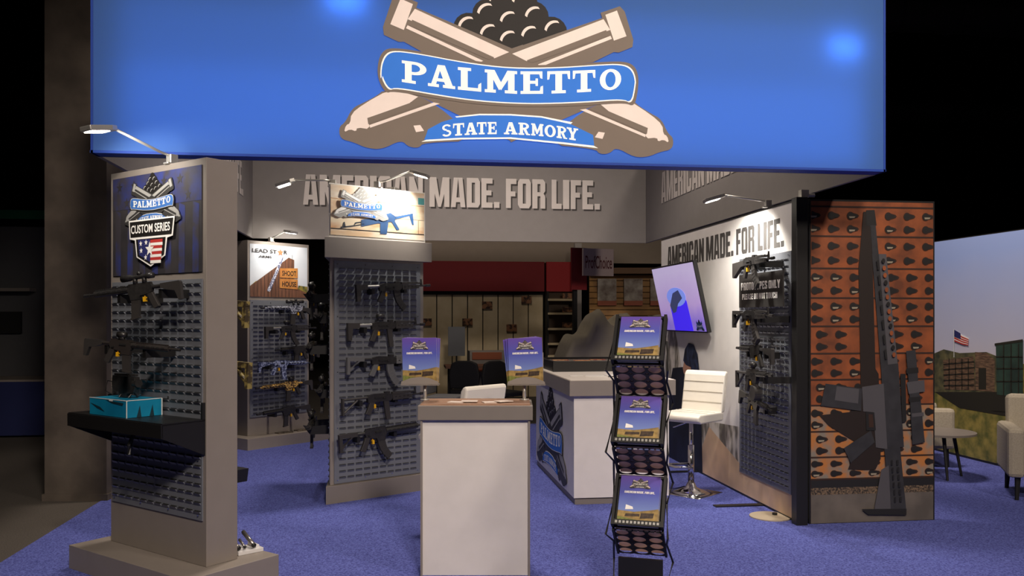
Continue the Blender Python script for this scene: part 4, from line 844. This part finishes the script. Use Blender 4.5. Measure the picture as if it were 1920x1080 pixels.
# ------------------------------------------------------------------ rust panel
ry = yN-.06; rl = on_y(1518, 700, ry); rr_ = on_y(1753, 700, ry); RWd = rr_.x-rl.x
rp = empty('printed_end_panel', ((rl.x+rr_.x)/2, ry, 0), 0, 'framed end panel printed with rifle against rusty perforated plates', 'display panel')
b = MB(); b.box((0, .03, WH/2), (RWd, .05, WH), M_black); b.build('frame', rp)
M_rust = mat('print_rust', (150, 80, 42), .6, col2=(100, 54, 32), scale=7, detail=8, contrast=(.35, .7)); M_rust2 = mat('print_rust_worn', (176, 112, 58), .6, col2=(128, 120, 108), scale=9, detail=8, contrast=(.42, .6)); M_seam = mat('print_seam', (52, 30, 20), .7); M_hole = mat('print_hole', (26, 24, 24), .6); M_holel = mat('print_hole_light', (150, 140, 120), .6); M_floor_p = mat('print_concrete', (108, 100, 92), .6, col2=(84, 78, 72), scale=4); M_grav = mat('print_gravel', (120, 100, 78), .6, col2=(40, 36, 32), scale=70, contrast=(.4, .6)); M_shd = mat('print_rifle_shade', (34, 24, 20), .6); M_rg = mat('print_rifle', (50, 50, 54), .6, col2=(40, 40, 44), scale=10); M_rg2 = mat('print_rifle_light', (78, 76, 80), .6); M_rg3 = mat('print_rifle_dark', (28, 27, 28), .6)
b = MB()
def rf(p, m, d): b.flat([((x-1635.5)/235.0*RWd*.985, (978-y)/603.0*(WH-.02)+.01) for x, y in p], m, (0, .004-.0012*d, 0))
rf(R_(1519, 1752, 376, 978), M_rust, 0)
rf(R_(1519, 1752, 758, 897), M_rust2, 1); rf(R_(1519, 1752, 897, 912), M_rg3, 1); rf(R_(1519, 1752, 912, 925), M_grav, 1); rf(R_(1519, 1752, 925, 978), M_floor_p, 1)
seams = [386, 441.5, 501.7, 557, 610, 661, 710, 758, 807, 855, 896]
for y in seams: rf(R_(1519, 1752, y-1.6, y+1.6), M_seam, 2)
random.seed(3)
for i in range(10):
    h = seams[i+1]-seams[i]; off = 14 if i >= 4 and i % 2 == 0 else (0 if i < 2 else 5)
    for j in range(2):
        y = seams[i]+h*(.3+.45*j)
        for c_ in range(7):
            x = 1521+off+c_*36
            if x > 1744 or (i < 6 and 1606 < x < 1660): continue
            rx, ry_ = 5.6, min(6.0, h*.12)
            p = arc(x, y, rx, ry_, 45, 315, 12)+[(x+11, y-2.4), (x+13, y), (x+11, y+2.4)]
            p = [(min(1751, max(1520, a)), c2) for a, c2 in p]
            rf([(x+(a-x)*1.25, y+(c2-y)*1.3) for a, c2 in p if True], M_seam, 3); rf(p, M_hole, 4)
            if random.random() < .4: rf([(x-3, y+1), (min(1750, x+9), y+1), (min(1750, x+7), y+4), (x-2, y+4.5)], M_holel, 5)
sh_ = [(1617, 395), (1632, 395), (1640, 690), (1646, 700), (1650, 860), (1640, 880), (1616, 880), (1588, 878), (1606, 830), (1552, 796), (1534, 776), (1600, 770), (1612, 720), (1608, 500)]
rf(sh_, M_shd, 6)
G = [([(1622, 392), (1638, 391), (1642, 420), (1634, 424), (1622, 420)], M_rg3), ([(1630, 420), (1640, 420), (1646, 476), (1634, 476)], M_rg), ([(1633, 474), (1660, 474), (1683, 690), (1650, 690)], M_rg2), ([(1633, 474), (1646, 474), (1664, 690), (1650, 690)], M_rg),
     ([(1650, 684), (1683, 680), (1694, 838), (1656, 842)], M_rg), ([(1614, 724), (1655, 718), (1662, 842), (1640, 838), (1636, 772), (1616, 770)], M_rg2), ([(1621, 770), (1637, 772), (1640, 806), (1622, 806)], M_rg3), ([(1626, 775), (1634, 776), (1636, 800), (1627, 800)], M_seam),
     ([(1545, 717), (1614, 727), (1612, 769), (1536, 758)], M_rg), ([(1566, 722), (1608, 728), (1606, 755), (1562, 748)], M_rg2), ([(1630, 806), (1638, 828), (1592, 866), (1579, 838)], M_rg), ([(1656, 842), (1686, 838), (1698, 960), (1666, 960)], M_rg), ([(1650, 880), (1664, 872), (1668, 958), (1636, 958)], M_rg2), ([(1612, 953), (1698, 955), (1698, 967), (1625, 964)], M_rg3),
     ([(1686, 700), (1696, 700), (1698, 790), (1690, 792)], M_rg3), ([(1697, 657), (1715, 655), (1723, 742), (1704, 744)], M_rg), ([(1698, 716), (1732, 712), (1733, 734), (1702, 738)], M_rg2), ([(1704, 742), (1724, 740), (1733, 830), (1709, 834)], M_rg), ([(1697, 690), (1720, 688), (1721, 698), (1698, 700)], M_rg3), ([(1702, 745), (1724, 743), (1725, 752), (1703, 754)], M_rg3), ([(1707, 775), (1730, 773), (1731, 780), (1708, 782)], M_rg2)]
for i, (p, m) in enumerate(G): rf(p, m, 7+i*.5)
for i in range(14): rf(arc(1653+i*1.55, 487+i*13.6, 3.4, 4.8, 0, 360, 10)[:-1], M_rust if i % 3 else M_hole, 19)
for i in range(6): rf(R_(1668+i*1.2, 1671+i*1.2, 862+i*14, 872+i*14), M_rg3, 19); rf(R_(1678+i*1.2, 1682+i*1.2, 862+i*14, 872+i*14), M_rg3, 19)
for i in range(7): x = 1640+i*2.4; rf([(x, 486+i*28), (x+4, 486+i*28), (x+6, 504+i*28), (x+2, 504+i*28)], M_rg3, 19)
b.build('print', rp)

# ------------------------------------------------------------------ lounge on the right
LX = 6.25; ly0 = 5.2; ly1 = on_x(1756, 640, LX).y+.9
lm = empty('mural_wall', (LX, (ly0+ly1)/2, 0), 0, 'lounge backdrop wall printed with flag, wooden trailer and grass', 'display wall')
b = MB(); b.box((.03, 0, 1.235), (.06, ly1-ly0, 2.465), M_black); b.build('panel', lm)
b = MB(); lyc = (ly0+ly1)/2
def lf(p, m, d): b.flat([(-(on_x(x, y, LX).y-lyc), on_x(x, y, LX).z) for x, y in p], m, (-.0015*d-.001, 0, 0), (0, -1, 0))
M_ls = grad_mat('mural_sky', [(0, (216, 206, 210)), (.35, (190, 192, 216)), (1, (150, 170, 222))], 'Z', 1.0, 2.46, .6, 0, .25, 1.2); M_lg = mat('mural_grass', (160, 144, 74), .7, col2=(96, 98, 48), scale=9, detail=6); M_lw = mat('mural_wood', (124, 98, 76), .7, col2=(72, 54, 44), scale=12, stretch=(1, 1, 6)); M_lh = mat('mural_hills', (52, 56, 44), .7, col2=(110, 104, 70), scale=8); M_lgn = mat('mural_trailer_green', (46, 72, 62), .7, col2=(30, 48, 44), scale=5); M_lk = mat('mural_dark_print', (36, 34, 26), .7)  # M_lk: dark print for the mural's ground strip, openings and plank lines
hwm = (ly1-ly0)/2
b.flat(R_(-hwm, hwm, 1.0, 2.455), M_ls, (-.001, 0, 0), (0, -1, 0)); b.flat(R_(-hwm, hwm, .03, 1.1), M_lg, (-.0015, 0, 0), (0, -1, 0))
lf([(1740, 668), (1770, 655), (1800, 662), (1850, 660), (1880, 672), (1880, 735), (1740, 735)], M_lh, 2)
lf([(1754, 735), (1880, 735), (1915, 760), (1915, 785), (1800, 765)], M_lk, 2)
lf([(1769, 675), (1826, 668), (1829, 732), (1772, 730)], M_lw, 3); lf([(1829, 660), (1852, 662), (1866, 675), (1866, 735), (1830, 732)], M_lw, 3); lf([(1836, 690), (1850, 690), (1850, 730), (1836, 730)], M_lk, 4)
for i in range(5): lf([(1770, 682+i*10), (1828, 677+i*11), (1828, 679+i*11), (1770, 684+i*10)], M_lk, 5)
for x in (1780, 1792, 1804, 1816): lf(R_(x, x+1.6, 672, 730), M_lk, 5)
lf([(1868, 646), (1919, 638), (1919, 745), (1870, 740)], M_lgn, 3); lf([(1866, 644), (1919, 636), (1919, 641), (1866, 648)], M_lk, 4); lf([(1860, 740), (1919, 745), (1919, 775), (1862, 770)], M_lk, 4)
for x in (1882, 1896, 1910): lf(R_(x, x+2, 645, 742), M_lk, 5)
for y in (668, 690, 714): lf(R_(1869, 1919, y, y+2), M_lk, 5)
lf(R_(1789.4, 1790.6, 617, 670), M_cut, 5); lf([(1791, 618), (1806, 628), (1818, 634), (1816, 648), (1804, 645), (1791, 640)], L_white, 6)
for i in range(4): lf([(1791, 622+i*5), (1806, 631+i*4.2), (1818, 636+i*3.4), (1817, 637.6+i*3.4), (1806, 633.4+i*4.2), (1791, 625+i*5)], M_red, 7)
lf([(1791, 618), (1803, 625), (1803, 636), (1791, 631)], mat('flag_navy', (40, 44, 100), .6), 8)
b.build('mural_print', lm)
M_up = mat('upholstery_beige', (168, 158, 140), .85, col2=(150, 141, 124), scale=120, bump=.1, bscale=300)
def armchair(loc, ang, label):
    r = empty('armchair', loc, ang, label, 'armchair')
    b = MB(); b.box((.02, 0, .34), (.62, .56, .2), M_up); b.build('seat', r, bevel=.03)
    b = MB(); b.box((-.3, 0, .56), (.16, .66, .62), M_up, Matrix.Rotation(math.radians(-8), 3, 'Y')); b.build('backrest', r, bevel=.04)
    for s in (-1, 1): b = MB(); b.box((.0, s*.34, .41), (.68, .13, .42), M_up); b.build('armrest', r, bevel=.035)
    for x in (-.27, .27):
        for y in (-.32, .32): b = MB(); b.tube([(x, y, .22), (x*1.05, y*1.03, 0)], [.026, .016], M_blackm, 8); b.build('leg', r)
    return r
q = on_z(1903, 940, 0); armchair((q.x+.46, q.y+.1, 0), math.radians(240), 'beige upholstered armchair with black legs in front of mural wall')
q = CAM+ray(1708, 800)*9.3; armchair((q.x, q.y, 0), math.radians(-20), 'beige upholstered armchair half hidden behind the rifle end panel')
q = on_z(1790, 895, 0); rt = empty('round_table', (q.x-.16, q.y+.06, 0), 0, 'low round grey coffee table with black splayed legs', 'table')
b = MB(); b.tube([(0, 0, .43), (0, 0, .45)], .36, mat('table_top_grey', (120, 112, 104), .4), 40); b.build('table_top', rt)
for a in (-10, 80, 170, 260): b = MB(); d = Vector((math.cos(math.radians(a)), math.sin(math.radians(a)), 0)); b.tube([d*.17+UP*.43, d*.25], [.02, .012], M_blackm, 8); b.build('leg', rt)

# ------------------------------------------------------------------ neighbouring booth at the back
BY = 16.5
def bz(py, px=920): return on_y(px, py, BY).z
x0 = on_y(790, 600, BY).x; x1 = on_y(1020, 600, BY).x; x2 = on_y(1076, 600, BY).x
nb = empty('neighbour_booth', ((x0+x1)/2, BY, 0), 0, 'dim neighbouring booth wall with red band and cream panels', 'booth wall'); bx_ = (x0+x1)/2
zr0, zr1 = bz(546), bz(490)
M_red_b = mat('booth_red', (128, 26, 30), .7); M_cream = mat('booth_cream', (214, 196, 160), .7, col2=(196, 176, 138), scale=3); M_beige = mat('booth_beige', (150, 136, 120), .8)
b = MB(); b.box((0, .06, (zr0+zr1)/2), (x1-x0+.02, .1, zr1-zr0), M_red_b); b.build('red_band', nb)
b = MB(); b.box((.8, .3, (zr1+3.6)/2), (x1-x0+4, .05, 3.6-zr1), M_beige); b.build('upper_wall', nb)
b = MB(); b.box((0, .15, zr0/2), (x1-x0+.02, .02, zr0), M_blackm); b.build('backing', nb)
npan = 8; pwid = (x1-x0)/npan
for i in range(npan):
    b = MB(); b.box((x0-bx_+pwid*(i+.5), .1, (zr0-.06)/2), (pwid-.02, .04, zr0-.08), M_cream); b.build('cream_panel', nb)
for px, py in ((800, 604), (877, 604), (914, 572), (960, 615), (988, 562)):
    q = on_y(px, py, BY); b = MB(); b.box((q.x-bx_, .065, q.z), (.2, .02, .14), mat('small_print', (150, 104, 70), .6, col2=(60, 40, 30), scale=14, contrast=(.45, .55))); b.build('small_picture', nb)
sl = empty('shelf_unit', ((x1+x2)/2+.02, BY, 0), 0, 'open beige slatwall shelf unit under a red panel', 'shelf unit'); sw_ = x2-x1-.06
b = MB(); b.box((0, .1, zr0/2), (sw_, .05, zr0), mat('slat_brown', (92, 76, 62), .7)); b.build('back', sl)
b = MB(); b.box((0, .04, (zr0+zr1)/2), (sw_, .1, zr1-zr0), mat('booth_red_bright', (170, 30, 34), .6)); b.build('red_panel', sl)
for py in (562, 588, 617, 645, 668):
    z = bz(py); b = MB(); b.box((0, -.03, z), (sw_, .26, .04), M_cream); b.box((sw_*.25, -.1, z+.08), (.2, .06, .1), mat('small_print', (150, 104, 70), .6)); b.build('shelf', sl)
for s in (-1, 1): boxo('upright', (s*sw_/2, 0, zr0/2), (.04, .3, zr0), M_blackm if s < 0 else M_beige, sl)
q = on_y(1083, 600, BY-.3); o = boxo('white_post', (0, 0, 1.5), (.13, .13, 3.0), mat('post_white', (180, 172, 164), .7)); o.location = (q.x, q.y, 0); tag(o, 'pale upright post between shelf unit and slatwall booth', 'post')
# slatwall booth with covered counter, on the right
SYY = 14.2
s0 = on_y(1108, 560, SYY); s1 = on_y(1262, 500, SYY)
swb = empty('slatwall_booth', ((s0.x+s1.x)/2+.5, SYY, 0), math.radians(-8), 'yellow wooden slatwall booth with framed prints', 'booth wall')
M_slat = mat('slat_yellow', (176, 128, 56), .5, col2=(150, 104, 44), scale=4)
wS = s1.x-s0.x+1.0; zS = CAMZ+(HZ-512)*14.3/FPX
boxo('backing', (0, .06, zS/2), (wS, .04, zS), mat('slat_gap', (60, 42, 22), .8), swb)
for i in range(int(zS/.1)): boxo('slat', (0, .02, .05+i*.1), (wS, .035, .088), M_slat, swb)
boxo('top_valance', (0, -.05, zS+.05), (wS, .3, .1), mat('valance_brown', (110, 78, 46), .6), swb)
for i in range(4):
    x = -wS/2+.3+i*.45; z = CAMZ+(HZ-545)*14.2/FPX; b = MB(); b.box((x, -.02, z), (.32, .03, .44), mat('framed_print', (196, 186, 168), .5, col2=(120, 100, 84), scale=6)); b.box((x, -.03, z-.2), (.32, .03, .08), mat('print_orange', (170, 84, 48), .5)); b.build('framed_print', swb)
sgp = CAM+ray(1127, 492)*13.2; sgn = empty('curved_sign', (sgp.x-.05, sgp.y, 0), math.radians(14), 'white hanging sign with dark lettering over the slatwall booth', 'sign')
sgz = sgp.z; boxo('board', (0, 0, sgz), (.52, .05, .42), mat('sign_pale', (190, 170, 164), .6), sgn); b = MB(); put_text(b, 'ProfChoice', mat('sign_red_dark', (96, 40, 42), .6), (-.23, -.03, sgz-.1), (.46, 0, 0), (0, 0, .2), .01); b.build('lettering', sgn)
boxo('red_board', (-.27, .12, sgz-.1), (.26, .04, .65), M_red_b, sgn); boxo('post', (-.3, .2, sgz/2), (.06, .06, sgz), M_blackm, sgn)
# cloth covered counter (lumpy drape)
cv = CAM+ray(1150, 660)*12.6
b = MB(); nx, ny = 26, 12; Wc, Dc = 1.75, .8; Mcl = mat('cloth_cover', (168, 158, 138), .9)
vs, fs = [], []
prof = [0.62, 1.0, 1.0, 1.3, 1.12, 1.25, 1.2, 1.18, 1.22, 1.0]
def topz(t): i = min(8, int(t*9)); f = t*9-i; return prof[i]*(1-f)+prof[i+1]*f
for j in range(ny+1):
    for i in range(nx+1):
        t = i/nx; x = (t-.5)*Wc; h = topz(t)*1.3; v = j/ny
        if v < .6: z = h*v/.6; y = -Dc/2-.08*(1-v/.6)+.035*math.sin(i*1.7+1.3*math.sin(i*.9))*(1-v/.75)
        else: z = h+.03*math.sin(i*1.3+j); y = -Dc/2+(v-.6)/.4*Dc
        vs.append((x, y, max(z, .0)))
for j in range(ny):
    for i in range(nx): a = j*(nx+1)+i; fs.append((a, a+1, a+nx+2, a+nx+1))
b.add(vs, fs, Mcl)
for s in (0, nx): 
    ring = [vs[j*(nx+1)+s] for j in range(ny+1)]; b.add(ring+[(ring[-1][0], ring[-1][1], 0)], [list(range(ny+2))], Mcl)
o = b.build('covered_counter', None, True); o.location = (cv.x, cv.y, 0); tag(o, 'counter draped with pale dust cloth in front of the slatwall', 'covered counter')
# chairs, tables of the neighbour
M_chb = mat('chair_black', (28, 26, 25), .7); M_chg = mat('chair_grey', (104, 104, 106), .85)
def side_chair(loc, ang, label, m, grp=None):
    r = empty('side_chair', loc, ang, label, 'chair', grp)
    b = MB(); b.box((0, 0, .45), (.46, .46, .07), m); b.build('seat', r, bevel=.02)
    b = MB(); b.prism([(-.22, 0), (.22, 0), (.24, .2), (.2, .38), (.1, .42), (-.1, .42), (-.2, .38), (-.24, .2)], .05, m, (0, .22, .5)); b.build('backrest', r, bevel=.02)
    for x in (-.2, .2):
        for y in (-.2, .22): b = MB(); b.tube([(x, y, .43), (x, y, 0)], .013, M_blackm, 6); b.build('leg', r)
    return r
q = CAM+ray(878, 700)*13.0; side_chair((q.x, q.y, 0), math.radians(160), 'black rounded side chair in front of the cream panels', M_chb)
q = CAM+ray(944, 705)*12.6; side_chair((q.x, q.y, 0), math.radians(30), 'black side chair partly behind the right brochure stand', M_chb)
q = CAM+ray(835, 700)*11.9; side_chair((q.x, q.y, 0), math.radians(70), 'grey upholstered side chair behind the reception counter', M_chg)
q = CAM+ray(892, 674)*13.8; tb_ = empty('meeting_table', (q.x, q.y, 0), 0, 'brown topped meeting table in the neighbouring booth', 'table')
boxo('table_top', (0, 0, .78), (1.0, .6, .04), mat('table_brown', (110, 72, 52), .5), tb_)
for x in (-.42, .42):
    for y in (-.25, .25): boxo('leg', (x, y, .38), (.04, .04, .76), M_blackm, tb_)
q = CAM+ray(913, 660)*14.6; cb = empty('file_cabinet', (q.x, q.y, 0), 0, 'grey cabinet with orange wood drawers in neighbouring booth', 'cabinet')
boxo('body', (0, 0, .5), (.62, .4, 1.0), mat('cab_grey', (150, 144, 136), .6), cb)
for z in (.72, .92): boxo('drawer', (-.02, -.21, z), (.5, .03, .12), mat('drawer_wood', (160, 84, 44), .5), cb)
q = CAM+ray(856, 640)*15.2; o = boxo('hanging_panel', (0, 0, 0), (.3, .04, .52), mat('panel_greyblue', (110, 112, 116), .6)); o.location = (q.x, q.y, q.z)
hp = o; tag(o, 'grey roll up panel leaning near the cream wall panels', 'panel')
b = MB(); b.tube([(0, 0, -q.z+.0), (0, 0, .2)], .015, M_blackm, 6); b.box((0, 0, -q.z+.01), (.3, .2, .02), M_blackm); b.build('stand', hp)
# dark booth on the far left
q = CAM+ray(20, 560)*13.5; db = empty('dark_booth', (q.x-.6, q.y, 0), 0, 'unlit booth wall with green band beyond the column', 'booth wall')
boxo('wall_panel', (0, 0, 1.5), (3.2, .1, 3.0), mat('dark_booth_grey', (92, 92, 94), .8), db); boxo('green_band', (0, -.07, CAMZ+(HZ-403)*13.5/FPX), (3.2, .04, .14), mat('band_green', (10, 110, 70), .6), db)
boxo('shelf', (.6, -.15, 2.0), (.8, .3, .05), M_grey, db); boxo('monitor', (.55, -.1, CAMZ-.08), (.5, .06, .34), M_blackm, db)
q = CAM+ray(30, 690)*11.5; dt = empty('covered_table', (q.x-.5, q.y, 0), 0, 'table with dark blue cloth beyond the concrete column', 'table')
boxo('table_top', (0, 0, .74), (2.0, .8, .03), M_grey, dt); boxo('cloth', (0, 0, .38), (2.02, .82, .7), mat('cloth_navy', (28, 36, 84), .9), dt)
